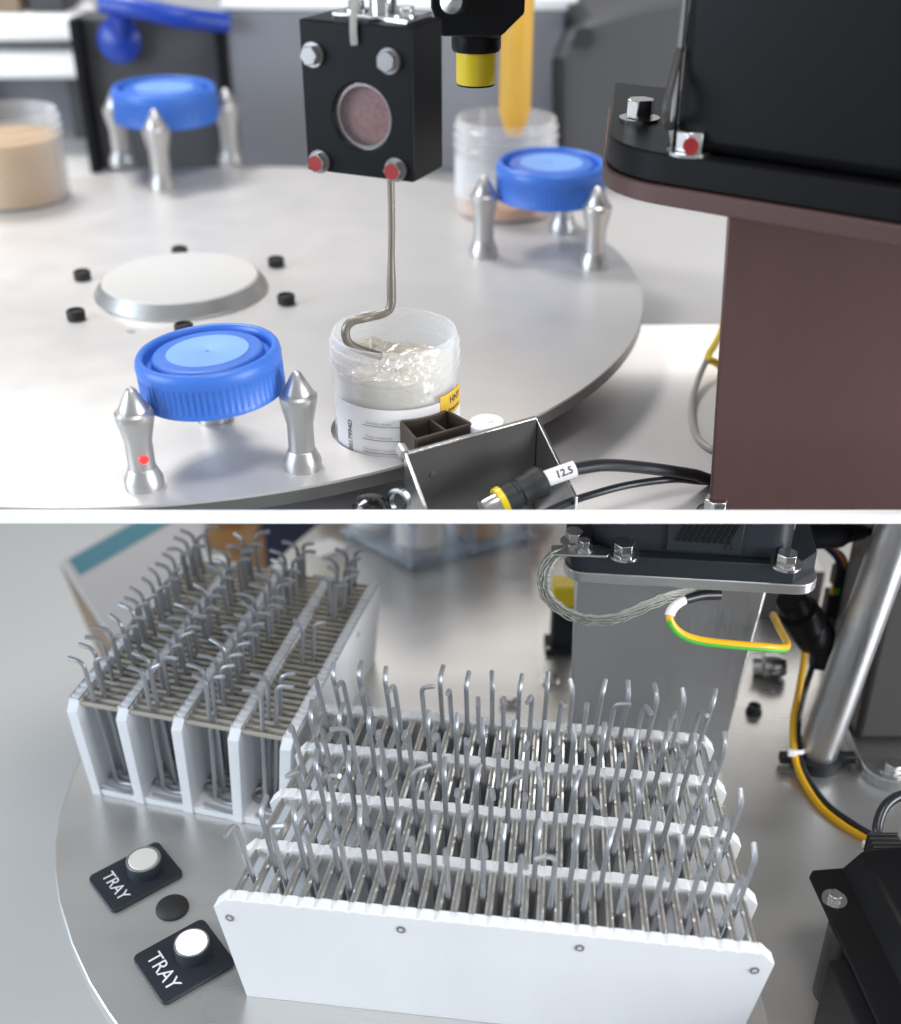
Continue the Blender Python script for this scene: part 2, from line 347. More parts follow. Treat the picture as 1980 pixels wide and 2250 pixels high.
# ---- cap posts
def make_post(label, lit=False):
    r = 0.0091
    t = thing('cap_post', label, 'post', (0, 0, 0), 0, 'turned metal posts that hold the blue caps')
    build('base_flange', MB().lathe([(0, 0), (r, 0), (r, 0.0042), (0.0066, 0.0100), (0.0062, 0.0102), (0, 0.0102)], 40), 'alu', t, local=True)
    build('shaft', MB().lathe([(0, 0.0100), (0.0063, 0.0100), (0.0063, 0.0235), (0.0087, 0.0345), (0.0089, 0.0360), (0.0089, 0.0380), (0.0078, 0.0392), (0, 0.0392)], 40), 'alu', t, local=True)
    build('tip', MB().lathe([(0, 0.0390), (0.0070, 0.0390), (0.0070, 0.0402), (0.0024, 0.0488), (0.0012, 0.0499), (0, 0.0502)], 40), 'alu', t, local=True)
    return t
def cap_mb(r, h):
    seg = 216
    prof = [(0.0, 0.0), (0.955, 0.0), (0.985, 0.0), (0.985, 0.10), (0.965, 0.13), (0.965, 0.62), (0.985, 0.68), (0.990, 0.80), (0.975, 0.92), (0.945, 0.99), (0.915, 1.0), (0.885, 0.985), (0.868, 0.95), (0.858, 0.80), (0.850, 0.74), (0.775, 0.74), (0.765, 0.77), (0.755, 0.90), (0.735, 0.935), (0.70, 0.94), (0.0, 0.94)]
    pr = [(a * r, b * h) for a, b in prof]
    kn = lambda i, j: (r * 0.020 * (1 if (j % 3) else -0.4)) if i in (4, 5) else 0
    return MB().lathe(pr, seg, None, kn), pr
def make_cap(label, rr=0.0345, hh=0.0215):
    t = thing('specimen_cap', label, 'cap', (0, 0, 0), 0, 'blue screw caps resting on the posts')
    mb, pr = cap_mb(rr, hh)
    build('shell', mb, 'blue', t, local=True, angle=50)
    build('centre_disc', MB().lathe([(0, hh * 0.93), (rr * 0.56, hh * 0.93), (rr * 0.56, hh * 0.952), (rr * 0.05, hh * 0.948), (rr * 0.03, hh * 0.94), (0, hh * 0.935)], 72), 'bluepale', t, local=True)
    return t
S1 = Vector((CX + RS * math.cos(AL), CY + RS * math.sin(AL), ZT))
posts1 = [S1 + Vector((RP * math.cos(AL + BE + j * 2 * math.pi / 3), RP * math.sin(AL + BE + j * 2 * math.pi / 3), 0)) for j in range(3)]
pl_lab = ['turned aluminium post glowing with a red spot of light, under the ribbed cap', 'turned aluminium post under the ribbed cap, next to the open gel jar', 'turned aluminium post hidden mostly beneath the ribbed cap']
post0 = make_post(pl_lab[0]); post0.location = posts1[0]; WM[post0.name] = T(*posts1[0])
for k in (1, 2): dup(post0, posts1[k], 0.4 * k, 1.0, pl_lab[k])
# glowing disc painting a spot of red light on that post, facing the camera
dv = (Vector((0, 0, 0)) - posts1[0]); dv.z = 0; dv.normalize()
build('led_spot', MB().lathe([(0, -0.0004), (0.0024, -0.0004), (0.0018, 0.0004), (0, 0.0007)], 20, fr(posts1[0] + dv * 0.0063 + Vector((0.0012, 0, 0.0165)), dv)), 'led', post0)
cap0 = make_cap('blue ribbed screw cap with frosted centre on posts beside the open gel jar')
cap0.location = S1 + Vector((0, 0, 0.0350)); cap0.rotation_euler = (R(-1.0), R(-3.0), 0.3)
def station(pix, scale, labs, caplab, cpx):
    qs = [P(px, py, ZT) for px, py in pix]
    for q, lb in zip(qs, labs): dup(post0_clean, q, rnd.uniform(0, 6), scale, lb)
    c = sum(qs, Vector()) / 3
    rc = min((q - c).length for q in qs)
    return c, rc
post0_clean = make_post('x')
posts2 = [P(1318, 592, ZT), P(1244, 496, ZT), P(1048, 562, ZT)]
lab2 = ['turned aluminium post under the blue cap, close to the mauve column', 'turned aluminium post behind the blue cap that stands by the mauve column', 'turned aluminium post under the blue cap, in front of the jar with the amber tube']
c2 = sum(posts2, Vector()) / 3; sc2 = 1.13
posts2 = [c2 + (q - c2).normalized() * RP * sc2 for q in posts2]
for q, lb in zip(posts2, lab2): dup(post0_clean, q, rnd.uniform(0, 6), sc2, lb)
dup(cap0, c2 + Vector((0, 0, 0.0350 * sc2)), 1.1, sc2, 'blue screw cap on posts in front of the jar with the amber tube').rotation_euler = (R(1), R(-1.5), 1.1)
posts3 = [P(486, 338, ZT), P(236, 372, ZT), P(370, 428, ZT)]
lab3 = ['turned post under the blue cap nearest the black panel, away from the tan jar', 'turned post under the blue cap by the black panel, beside the tan jar', 'turned post standing in front of the blue cap by the black panel']
c3 = sum(posts3, Vector()) / 3; c3.x += 0.006; sc3 = 1.30
ang3 = [math.atan2(q.y - c3.y, q.x - c3.x) for q in posts3]
a3 = math.atan2(posts3[2].y - c3.y, posts3[2].x - c3.x)
posts3 = [c3 + Vector((math.cos(R(d)), math.sin(R(d)), 0)) * RP * sc3 for d in (33, 153, 273)]
for q, lb in zip(posts3, lab3): dup(post0_clean, q, rnd.uniform(0, 6), sc3, lb)
dup(cap0, c3 + Vector((0, 0, 0.0350 * sc3)), 2.0, sc3, 'blue screw cap on posts in front of the black panel with blue handle').rotation_euler = (R(0.5), R(-1), 2.0)
for o in [post0_clean] + [c for c in bpy.data.objects if c.parent == post0_clean]: bpy.data.objects.remove(o)

# ---- jars
def jar_shell(r, h, z0):
    k = r / 0.0312
    t = 0.0010 * k
    out = [(0, z0), (r * 0.955, z0), (r * 0.965, z0 + 0.001), (r * 0.985, z0 + h * 0.70), (r * 1.0, z0 + h * 0.715), (r * 1.0, z0 + h * 0.735), (r * 0.965, z0 + h * 0.75), (r * 0.965, z0 + h * 0.79), (r * 1.0, z0 + h * 0.81), (r * 1.0, z0 + h * 0.83), (r * 0.965, z0 + h * 0.85), (r * 0.965, z0 + h * 0.89), (r * 0.99, z0 + h * 0.905), (r * 0.99, z0 + h * 0.92), (r * 0.955, z0 + h * 0.935), (r * 0.95, z0 + h * 0.99), (r * 0.94, z0 + h)]
    inn = [(r * 0.915, z0 + h), (r * 0.905, z0 + h * 0.98), (r * 0.915, z0 + 0.003), (r * 0.90, z0 + 0.0015), (0, z0 + 0.0015)]
    return MB().lathe(out + inn, 72)
jx, jy = jar_pos[0]; JZ = ZT - 0.005; JR = 0.0325; JH = 0.058
jar = thing('gel_jar', 'open clear specimen jar with white label and gel, the bent wire dipping in', 'jar', (jx, jy, JZ))
XJ = T(jx, jy, 0)
def shift(mb, X): mb.v = [tuple(X @ Vector(v)) for v in mb.v]; return mb
build('wall', shift(jar_shell(JR, JH, JZ), XJ), 'clear', jar, angle=40)
# gel with a stirred, uneven surface
g = MB(); seg = 96; rings = 14; gr = JR * 0.905
vs_, fs = [], []
prof = [(gr * 0.97, JZ + 0.0022), (gr * 0.99, JZ + 0.012), (gr * 0.99, JZ + 0.022), (gr * 0.99, JZ + 0.030), (gr * 0.99, JZ + 0.041)]
for i, (r_, z_) in enumerate(prof):
    for j in range(seg):
        a = 2 * math.pi * j / seg
        vs_.append((r_ * math.cos(a), r_ * math.sin(a), z_ + (0.0024 * math.sin(3 * a + 1) + 0.0012 * math.sin(7 * a) + 0.0008 * rnd.uniform(-1, 1) if i == 4 else 0)))
for i in range(rings):
    r_ = gr * 0.99 * (1 - (i + 1) / (rings + 0.5))
    for j in range(seg):
        a = 2 * math.pi * j / seg
        zz = JZ + 0.041 - 0.0060 * (1 - (r_ / gr) ** 2) + 0.0012 * math.sin(5 * a + i * 0.9) + 0.0009 * math.sin(11 * a - i * 1.7) + 0.0005 * rnd.uniform(-1, 1)
        vs_.append((r_ * math.cos(a), r_ * math.sin(a), zz))
n = len(prof) + rings
for i in range(n - 1):
    for j in range(seg):
        j2 = (j + 1) % seg; fs.append((i * seg + j, i * seg + j2, (i + 1) * seg + j2, (i + 1) * seg + j))
fs.append(tuple(range(seg))); fs.append(tuple((n - 1) * seg + j for j in reversed(range(seg))))
g.add(vs_, fs, XJ); build('gel', g, 'gel', jar, angle=70)
def cyl_patch(r, a0, a1, z0, z1, n=40, X=None, th=0.00025, top=None):
    vs_, fs = [], []
    for i in range(n + 1):
        a = a0 + (a1 - a0) * i / n
        zz = z1 if top is None else top(i / n)
        for rr in (r, r + th):
            vs_ += [(rr * math.cos(a), rr * math.sin(a), z0), (rr * math.cos(a), rr * math.sin(a), zz)]
    for i in range(n):
        b = i * 4; c = b + 4
        fs += [(b + 2, c + 2, c + 3, b + 3), (b, b + 1, c + 1, c), (b + 1, b + 3, c + 3, c + 1), (b, c, c + 2, b + 2)]
    fs += [(0, 2, 3, 1), (4 * n, 4 * n + 1, 4 * n + 3, 4 * n + 2)]
    return MB().add(vs_, fs, X)
LR = JR * 0.988
camang = math.atan2(-jy, -jx)            # direction from jar to camera
lab = build('label', cyl_patch(LR, camang - 1.15, camang + 1.55, JZ + 0.0025, JZ + 0.0295, 60, XJ), 'paper', jar)
def wrap_text(body, size, ang, z, rot=0.0, r=LR + 0.00027, ext=0.00004, sx=1.0):
    mb = text_mb(body, size, ext, sx); out = []
    for x, y, zz in mb.v:
        x, y = x * math.cos(rot) - y * math.sin(rot), x * math.sin(rot) + y * math.cos(rot)
        a = ang + x / r
        rr = r + zz + 0.00014
        out.append((rr * math.cos(a) + jx, rr * math.sin(a) + jy, z + y))
    mb.v = out; return mb
for k, (zz, s) in enumerate(((0.0205, 'Sample name:'), (0.0130, 'Date received:'), (0.0060, 'Operator initials:'))):
    build('ruled_line', cyl_patch(LR + 0.0002, camang - 0.55, camang + 0.42, JZ + zz - 0.00012, JZ + zz + 0.00012, 24, XJ, 0.00012), 'ink', lab)
    build('caption', wrap_text(s, 0.0024, camang - 0.28, JZ + zz + 0.0017), 'greyink', lab)
build('serial_number', wrap_text('0017994D', 0.0040, camang - 0.78, JZ + 0.0125, R(90)), 'ink', lab)
sa = camang + 0.98
stk = build('hazard_sticker', cyl_patch(LR + 0.0002, sa - 0.26, sa + 0.42, JZ + 0.0205, JZ + 0.0325, 20, XJ, 0.00025), 'yellowlabel', jar)
build('sticker_text', wrap_text('HNY', 0.0052, sa + 0.12, JZ + 0.0283, 0, LR + 0.0005), 'ink', stk)
build('sticker_subtext', wrap_text('Temporary', 0.0026, sa + 0.10, JZ + 0.0232, 0, LR + 0.0005), 'ink', stk)
# jar behind the second cap, with an amber residue
q = Vector((CX + 0.268 * math.cos(R(37.6)), CY + 0.268 * math.sin(R(37.6)), ZT))
q = P(1108, 462, ZT)
j2 = thing('sample_jar', 'open clear jar with an amber tube dipping into it, behind a blue cap', 'jar', q)
build('wall', shift(jar_shell(0.0405, 0.072, ZT), T(q.x, q.y, 0)), 'clear', j2, angle=40)
build('residue', MB().lathe([(0, ZT + 0.002), (0.0365, ZT + 0.002), (0.0368, ZT + 0.011), (0.034, ZT + 0.009), (0, ZT + 0.0085)], 48, T(q.x, q.y, 0)), 'amber', j2)
build('frosted_band', cyl_patch(0.0402, -2.9, -0.2, ZT + 0.016, ZT + 0.046, 40, T(q.x, q.y, 0)), 'clear', j2)
# tan-filled jar on the far side
q3 = P(38, 436, ZT)
j3 = thing('tan_jar', 'open clear jar three quarters full of a tan sample', 'jar', q3)
build('wall', shift(jar_shell(0.0445, 0.070, ZT), T(q3.x, q3.y, 0)), 'clear', j3, angle=40)
build('sample', MB().lathe([(0, ZT + 0.002), (0.0400, ZT + 0.002), (0.0404, ZT + 0.050), (0.036, ZT + 0.047), (0.015, ZT + 0.049), (0, ZT + 0.0485)], 48, T(q3.x, q3.y, 0)), 'sample', j3)

# ---- sampling head with bent wire
BY = 0.545
rodx = PY(860, 450, BY).x
head = thing('sampling_unit', 'black square sampling unit with a round pink window and four hex bolts', 'sampling unit', (rodx - 0.0068, BY, 0.362), R(-25))
XH = wmat(head); BW, BD, BH = 0.054, 0.030, 0.0640; zb = 0.0
def H(mb): return shift(mb, XH)
# body with a round bore: front slab ring + back block
body = MB(); n = 48; br = 0.0142; cz = BH * 0.40; cx0 = 0.002
outer = []
for k in range(n):
    a = 2 * math.pi * k / n; c_, s_ = math.cos(a), math.sin(a)
    tx = ((BW / 2 - cx0) if c_ > 0 else (BW / 2 + cx0)) / max(1e-9, abs(c_)); tz = ((BH - cz) if s_ > 0 else cz) / max(1e-9, abs(s_)); t = min(tx, tz)
    outer.append((cx0 + c_ * t, cz + s_ * t))
inner = [(cx0 + br * math.cos(2 * math.pi * k / n), cz + br * math.sin(2 * math.pi * k / n)) for k in range(n)]
corners = [(BW / 2, BH), (-BW / 2, BH), (-BW / 2, 0), (BW / 2, 0)]
for c_ in corners:      # snap nearest outer sample to the corner
    i = min(range(n), key=lambda k: (outer[k][0] - c_[0]) ** 2 + (outer[k][1] - c_[1]) ** 2); outer[i] = c_
yf, ym, yb2 = -BD / 2, -BD / 2 + 0.010, BD / 2
vv = [(x, yf, z) for x, z in outer] + [(x, yf, z) for x, z in inner] + [(x, ym, z) for x, z in inner] + [(x, yb2, z) for x, z in outer]
ff = []
for k in range(n):
    k2 = (k + 1) % n
    ff += [(k, k2, n + k2, n + k), (n + k, n + k2, 2 * n + k2, 2 * n + k), (k, 3 * n + k, 3 * n + k2, k2)]
ff += [tuple(2 * n + k for k in range(n)), tuple(3 * n + k for k in reversed(range(n)))]
body.add(vv, ff); build('body', H(body), 'black', head, bevel=0.0009, angle=30)
build('window_ring', H(MB().ring([(br - 0.0001, 0), (br - 0.0016, 0.0012), (br - 0.0016, 0.004), (br - 0.0001, 0.004)], 48, Matrix.Translation((cx0, yf + 0.0065, cz)) @ Matrix.Rotation(R(90), 4, 'X'))), 'steel', head)
build('window_disc', H(MB().lathe([(0, 0), (br - 0.0008, 0), (br - 0.0008, 0.0012), (br - 0.0020, 0.0016), (0, 0.0016)], 48, Matrix.Translation((cx0, yf + 0.0080, cz)) @ Matrix.Rotation(R(90), 4, 'X'))), 'rose', head)
build('window_glass', H(MB().lathe([(0, 0), (br - 0.0002, 0), (br - 0.0002, 0.0006), (0, 0.0006)], 48, Matrix.Translation((cx0, yf + 0.0022, cz)) @ Matrix.Rotation(R(90), 4, 'X'))), 'lensglass', head)
nf = (XH.to_3x3() @ Vector((0, -1, 0)))
for (lx, lz, capm, rt) in ((-0.0205, 0.0500, None, 0.1), (0.0165, 0.0500, None, 0.5), (-0.0200, 0.0045, 'redpaint', 0.3), (0.0185, 0.0050, 'redpaint', 0.0)):
    hex_bolt('bolt', XH @ Vector((lx, yf, lz)), nf, 0.0043, 0.0036, 'boltgrey', parent=head, rot=rt, cap=capm, washer=1.22, head='boltgrey')
build('cable_slot', H(MB().box((-0.002, yf + 0.0045, BH - 0.0035), (0.017, 0.0084, 0.0092))), 'rubber', head, bevel=0.0006)
tp = build('top_plate', H(MB().prism([(-0.017, -0.004), (0.0235, -0.012), (0.0235, 0.012), (-0.017, 0.012)], BH, BH + 0.0022)), 'steel', head, bevel=0.0005)
hex_bolt('plate_bolt', XH @ Vector((-0.008, 0.002, BH + 0.0020)), (0, 0, 1), 0.0036, 0.0034, parent=head)
hex_bolt('plate_bolt', XH @ Vector((0.0185, -0.004, BH + 0.0020)), (0, 0, 1), 0.0040, 0.0030, parent=head)
build('spindle', H(MB().lathe([(0, BH + 0.002), (0.0058, BH + 0.002), (0.0058, BH + 0.070), (0, BH + 0.070)], 28, T(0.0045, 0.003, 0))), 'steel', head)
cp = [XH @ Vector(v) for v in ((0.0005, yf - 0.0012, BH - 0.0085), (0.0005, yf - 0.0015, BH - 0.002), (0.0, yf + 0.001, BH + 0.006), (-0.003, yf + 0.012, BH + 0.020), (-0.004, yf + 0.013, BH + 0.05))]
build('sensor_lead', MB().tube(spline(cp), 0.0016, 10), 'cablegrey', head)
# bent wire
wz = [PY(860, 385, BY), PY(860, 610, BY)]
w3 = [(rodx, BY, 0.366), (rodx, BY, 0.34), (rodx, BY, PY(860, 640, BY).z)]
wp = spline([Vector(w3[0]), Vector(w3[1]), PY(860, 560, BY), PY(860, 640, BY), PY(860, 664, BY), PY(855, 680, BY), PY(841, 689, BY - 0.001), PY(818, 695, BY - 0.002), PY(795, 700, BY - 0.004), PY(776, 705, BY - 0.005), PY(763, 716, BY - 0.006), PY(759, 732, BY - 0.0065), PY(764, 750, BY - 0.006), PY(778, 762, BY - 0.003), PY(800, 771, BY + 0.002), PY(835, 782, BY + 0.009)], 6)
rad = [0.0016 + 0.0006 * min(1, max(0, (PY(860, 560, BY).z - p.z) / 0.014)) for p in wp]
tag(build('sampling_wire', MB().tube(wp, rad, 12), 'loop', loc=(rodx, BY, wp[-1].z)), 'long bent metal sampling wire hanging from the black sampling unit into the gel jar', 'wire')
# overhead beam that carries the tools (just above the view)
tag(build('tool_beam', MB().prism([(-0.6, 0.53), (0.6, 0.53), (0.6, 0.635), (0.07, 0.635), (0.07, 0.97), (0.02, 0.97), (0.02, 0.635), (-0.6, 0.635)], 0.495, 0.525), 'alu', loc=(0, 0.6, 0.495), bevel=0.003), 'aluminium beam above the turntable from which the tools hang', 'beam')

# ---- yellow-banded sensor
sp = PY(1046, 150, 0.62)
sen = thing('barrel_sensor', 'black barrel sensor with a yellow band hanging beside the sampling unit', 'sensor', (sp.x, 0.62, sp.z - 0.008))
XS = T(sp.x, 0.62, sp.z)
build('band', MB().lathe([(0, -0.0075), (0.0090, -0.0075), (0.0099, -0.0062), (0.0099, 0.0085), (0, 0.0085)], 40, XS), 'yellow', sen)
build('band_rim', MB().ring([(0.0088, -0.0078), (0.0094, -0.0078), (0.0094, -0.0070), (0.0088, -0.0070)], 40, XS), 'black', sen)
build('barrel', MB().lathe([(0, 0.0084), (0.0116, 0.0084), (0.0122, 0.0100), (0.0122, 0.0155), (0.0148, 0.0175), (0, 0.0175)], 40, XS), 'black', sen)
build('housing', MB().prism([(-0.017, 0.0172), (0.0115, 0.0172), (0.0225, 0.0275), (0.0225, 0.060), (0.026, 0.142), (-0.022, 0.142), (-0.022, 0.03)], -0.016, 0.016, Matrix.Translation((sp.x, 0.62, sp.z)) @ Matrix.Rotation(R(90), 4, 'X')), 'black', sen, bevel=0.001)
build('knob', MB().lathe([(0, 0), (0.004, 0), (0.004, 0.006), (0.0055, 0.007), (0.0055, 0.012), (0, 0.0125)], 20, fr(Vector((sp.x - 0.008, 0.604, sp.z + 0.032)), (-0.4, -1, 0.2))), 'steel', sen)
# ---- amber tube
ap = PY(1130, 296, q.y)
tag(build('amber_tube', MB().lathe([(0, 0), (0.0060, 0.0), (0.0085, 0.004), (0.0105, 0.013), (0.0122, 0.018), (0.0124, 0.235), (0, 0.235)], 40, T(ap.x, q.y, ap.z)), 'ambertube', loc=(ap.x, q.y, ap.z)), 'tall amber plastic tube hanging with its tip in an open jar', 'tube')

# ---- dark column with black drive on the right
cl = thing('robot_column', 'mauve tinted metal column with aluminium head plate, beside the turntable', 'column', (0.22, 0.60, ZD))
xl = PY(1588, 800, 0.509).x
build('post', MB().hexa([(xl + 0.002, 0.509, ZD), (xl + 0.22, 0.509, ZD), (xl + 0.064, 0.66, ZD), (xl + 0.28, 0.66, ZD), (xl - 0.0065, 0.509, 0.352), (xl + 0.22, 0.509, 0.352), (xl + 0.055, 0.66, 0.352), (xl + 0.28, 0.66, 0.352)]), 'mauve', cl, bevel=0.002)
zp = 0.352
A = P(1318, 428, zp); B = P(1980, 545, zp); dr = (B - A); dr.z = 0; dr.normalize(); nr = Vector((-dr.y, dr.x, 0))
def platepoly(i):
    sv = Vector((0.14, 1, 0)).normalized()
    a = A + dr * i + sv * i; p0 = a + dr * 0.030; p1 = a + sv * 0.030
    cor = [p1 * (1 - t) ** 2 + a * 2 * t * (1 - t) + p0 * t * t for t in [k / 8 for k in range(9)]]
    pts = cor + [A + dr * 0.42 + nr * i, A + dr * 0.42 + nr * 0.16, A + sv * 0.15 + dr * i]
    return [(p.x, p.y) for p in pts]
build('head_plate', MB().prism(platepoly(0), zp, zp + 0.0085), 'mauve', cl, bevel=0.0008)
build('drive_plate', MB().prism(platepoly(0.002), zp + 0.0087, zp + 0.022), 'black', cl, bevel=0.001)
for (px, py, capm) in ((1405, 262, None), (1515, 335, 'redpaint')):
    hb = P(px, py, zp + 0.0222); hex_bolt('plate_bolt', hb, (0, 0, 1), 0.0068, 0.0085, parent=cl, cap=None)
    if capm: build('seal_paint', MB().lathe([(0, 0), (0.0034, 0), (0.0034, 0.0016), (0, 0.0016)], 16, fr(hb + Vector((-0.001, -0.0064, 0.0045)), (-0.15, -1, 0))), 'redpaint', cl)
drv = thing('drive_unit', 'tall black drive unit standing on the mauve column head plate', 'drive', (0.25, 0.56, zp + 0.022))
a1 = P(1476, 330, zp + 0.022)
dp = [a1 + dr * x + nr * y for x, y in ((0, 0), (0.3, 0), (0.3, 0.105), (0, 0.105))]
build('casing', MB().prism([(p.x, p.y) for p in dp], zp + 0.0222, zp + 0.17), 'black', drv, bevel=0.006, seg=3)
build('corner_strip', MB().tube([a1 + nr * 0.004 - dr * 0.002 + Vector((0, 0, 0.001)), a1 + nr * 0.004 - dr * 0.002 + Vector((0, 0, 0.145))], 0.0016, 8), 'steel', drv)
build('cable_loop', MB().tube(spline([P(1455, 300, zp + 0.024) + nr * 0.02, P(1440, 262, zp + 0.04) + nr * 0.01, a1 + nr * 0.014 - dr * 0.004 + Vector((0, 0, 0.05)), a1 + nr * 0.03 + Vector((0, 0, 0.07))]), 0.0018, 10), 'greymetal', drv)

# ---- roller bracket with jaw
jw = thing('jar_jaw', 'dark brown plastic two-cell jaw pressed against the gel jar label', 'jaw', (0.0, 0.50, 0.232))
TL, TR, FR_, FL = P(884, 942, 0.2500), P(1002, 909, 0.2500), P(1036, 930, 0.2500), P(914, 964, 0.2500)
def arcback(n=14, off=0.0006):
    out = []
    a0 = math.atan2(TL.y - jy, TL.x - jx); a1_ = math.atan2(TR.y - jy, TR.x - jx)
    for k in range(n + 1):
        a = a0 + (a1_ - a0) * k / n; out.append((jx + (JR + off) * math.cos(a), jy + (JR + off) * math.sin(a)))
    return out
ab = arcback(); abo = arcback(off=0.0022)
z0, z1 = 0.2315, 0.2500
build('contact_wall', MB().prism(ab + list(reversed(abo)), z0, z1), 'brownplastic', jw, bevel=0.0002)
def wall2(name, a, b, th, zz=z1):
    a, b = Vector(a[:2]), Vector(b[:2]); d = (b - a).normalized(); nn = Vector((-d.y, d.x)) * th / 2
    build(name, MB().prism([tuple(a + nn), tuple(b + nn), tuple(b - nn), tuple(a - nn)], z0, zz), 'brownplastic', jw, bevel=0.0002)
wall2('side_wall', abo[0], FL, 0.0014); wall2('side_wall', abo[-1], FR_, 0.0014); wall2('front_wall', FL, FR_, 0.0014)
wall2('divider', abo[8], (Vector(FL[:2]) * 0.42 + Vector(FR_[:2]) * 0.58), 0.0012, z1 - 0.0012)
build('base', MB().prism(abo + [tuple(FR_[:2]), tuple(FL[:2])], z0 - 0.001, z0 + 0.003), 'brownplastic', jw)
bk = thing('sensor_bracket', 'bent dark grey sheet metal bracket with bright edges in front of the jaw', 'bracket', (0.01, 0.50, 0.20))
b0 = Vector((-0.0200, 0.4840, 0)); b1 = Vector((0.0405, 0.5110, 0))
bd = (b1 - b0).normalized(); bn = Vector((bd.y, -bd.x, 0))      # bn towards the camera
zl, zr = 0.2478, 0.2530
def quadslab(name, pts, th, nrm, m, parent, bevel=0.0003):
    nv = Vector(nrm).normalized() * th
    p = [Vector(x) for x in pts]; q_ = [x + nv for x in p]; nn = len(p)
    mb = MB().add([tuple(x) for x in p + q_], [tuple(reversed(range(nn))), tuple(range(nn, 2 * nn))] + [(i, (i + 1) % nn, nn + (i + 1) % nn, nn + i) for i in range(nn)])
    return build(name, mb, m, parent, bevel=bevel)
def z_(v, z): return Vector((v.x, v.y, z))
quadslab('back_plate', [z_(b0, 0.216), z_(b1, 0.2005), z_(b1, zr), z_(b0, zl)], 0.0016, bn, 'greymetal', bk)
quadslab('top_edge', [z_(b0 - bn * 0.0004, zl - 0.0005), z_(b1 - bn * 0.0004, zr - 0.0005), z_(b1 - bn * 0.0004, zr + 0.0006), z_(b0 - bn * 0.0004, zl + 0.0006)], 0.0024, bn, 'steel', bk)
lf = Vector((-0.0105, 0.4660, 0)); rf = Vector((0.0590, 0.4850, 0))
quadslab('side_flange', [z_(b0, 0.216), z_(lf, 0.2245), z_(lf, 0.2295), z_(b0, zl)], 0.0016, (-1, -0.3, 0), 'steel', bk)
quadslab('side_flange', [z_(b1, 0.2005), z_(rf, 0.2145), z_(rf, 0.2230), z_(b1, zr)], 0.0016, (1, 0.6, 0), 'steel', bk)
build('corner_roll', MB().lathe([(0, 0), (0.0028, 0), (0.0028, 0.0055), (0, 0.0055)], 20, fr(b0 - bd * 0.001 + Vector((0, 0, zl - 0.0010)), bn * -1 + Vector((0, 0, 0.2)))), 'alu', bk)
bsc = z_(b0 + bd * 0.012, 0.2345) + bn * 0.0014
build('rivet', MB().lathe([(0, 0), (0.0020, 0), (0.0016, 0.0007), (0, 0.0009)], 18, fr(bsc, bn)), 'greymetal', bk)
rl = Vector((0.0175, 0.5125, 0.246))
tag(build('white_roller', MB().lathe([(0, 0.2316), (0.0084, 0.2316), (0.0088, 0.2325), (0.0088, 0.2490), (0.0080, 0.2500), (0.0028, 0.2500), (0.0024, 0.2506), (0, 0.2506)], 48, T(rl.x, rl.y, 0)), 'paper', loc=(rl.x, rl.y, 0.222)), 'white round roller between the brown jaw and the grey bracket', 'roller')
# connector and cables
k0 = PY(1062, 1124, 0.470); k1 = PY(1200, 1052, 0.484); k2 = PY(1263, 1030, 0.488); ka = (k1 - k0).normalized()
con = thing('cable_connector', 'black barrel connector with a yellow ring and a white 12.5 marker sleeve', 'connector', k0)
Ln = (k1 - k0).length
build('tip', MB().lathe([(0, 0), (0.0054, 0), (0.0058, 0.001), (0.0058, Ln * 0.28), (0, Ln * 0.28)], 28, fr(k0, ka)), 'steel', con)
build('yellow_ring', MB().ring([(0.0050, Ln * 0.24), (0.0074, Ln * 0.24), (0.0076, Ln * 0.32), (0.0050, Ln * 0.32)], 32, fr(k0, ka)), 'yellow', con)
build('barrel', MB().lathe([(0, Ln * 0.30), (0.0072, Ln * 0.30), (0.0072, Ln * 0.50), (0.0064, Ln * 0.52), (0.0064, Ln * 0.56), (0.0072, Ln * 0.58), (0.0070, Ln * 0.72), (0.0078, Ln * 0.78), (0.0078, Ln * 0.92), (0.0060, Ln * 0.97), (0, Ln * 0.97)], 32, fr(k0, ka)), 'blackmatt', con)
ks = (k2 - k1).normalized()
sl = build('marker_sleeve', MB().tube([k1 - ks * 0.0005, k2], 0.0039, 20), 'paper', con)
tm = text_mb('12.5', 0.0050, 0.0001, 1.0, 0.00012); cdir = (Vector((0, 0, CAMZ)) - (k1 + k2) / 2).normalized()
fx = ks; fz = (cdir - fx * cdir.dot(fx)).normalized(); fy = fz.cross(fx); mid = k1 * 0.42 + k2 * 0.58
tm.v = [tuple(mid + fx * x + fy * y + fz * (0.00395 + z)) for x, y, z in tm.v]
build('marker_text', tm, 'ink', sl)
build('lead', MB().tube(spline([k2 - ks * 0.001, PY(1330, 1022, 0.500), PY(1420, 1028, 0.516), PY(1520, 1042, 0.530), PY(1600, 1054, 0.536), (0.20, 0.56, 0.205)]), 0.0031, 14), 'cable', con)
tag(build('thin_cable', MB().tube(spline([PY(1180, 1135, 0.470), PY(1240, 1108, 0.485), PY(1290, 1090, 0.500), PY(1380, 1066, 0.515), PY(1480, 1053, 0.525), PY(1590, 1052, 0.545), (0.19, 0.58, 0.204)]), 0.0019, 12), 'cable', loc=PY(1240, 1108, 0.485)), 'thin black cable running beneath the marked lead to the column', 'cable')
kb = PY(815, 1120, 0.468)
tag(build('ball_knob', MB().lathe([(0, -0.004), (0.0055, -0.004), (0.0082, -0.001), (0.0086, 0.002), (0.0070, 0.0048), (0.004, 0.0062), (0, 0.0066)], 28, T(kb.x, 0.468, kb.z)), 'blackgloss', loc=(kb.x, 0.468, kb.z)), 'glossy black round knob peeking over the white rail', 'knob')
kt = PY(880, 1112, 0.470)
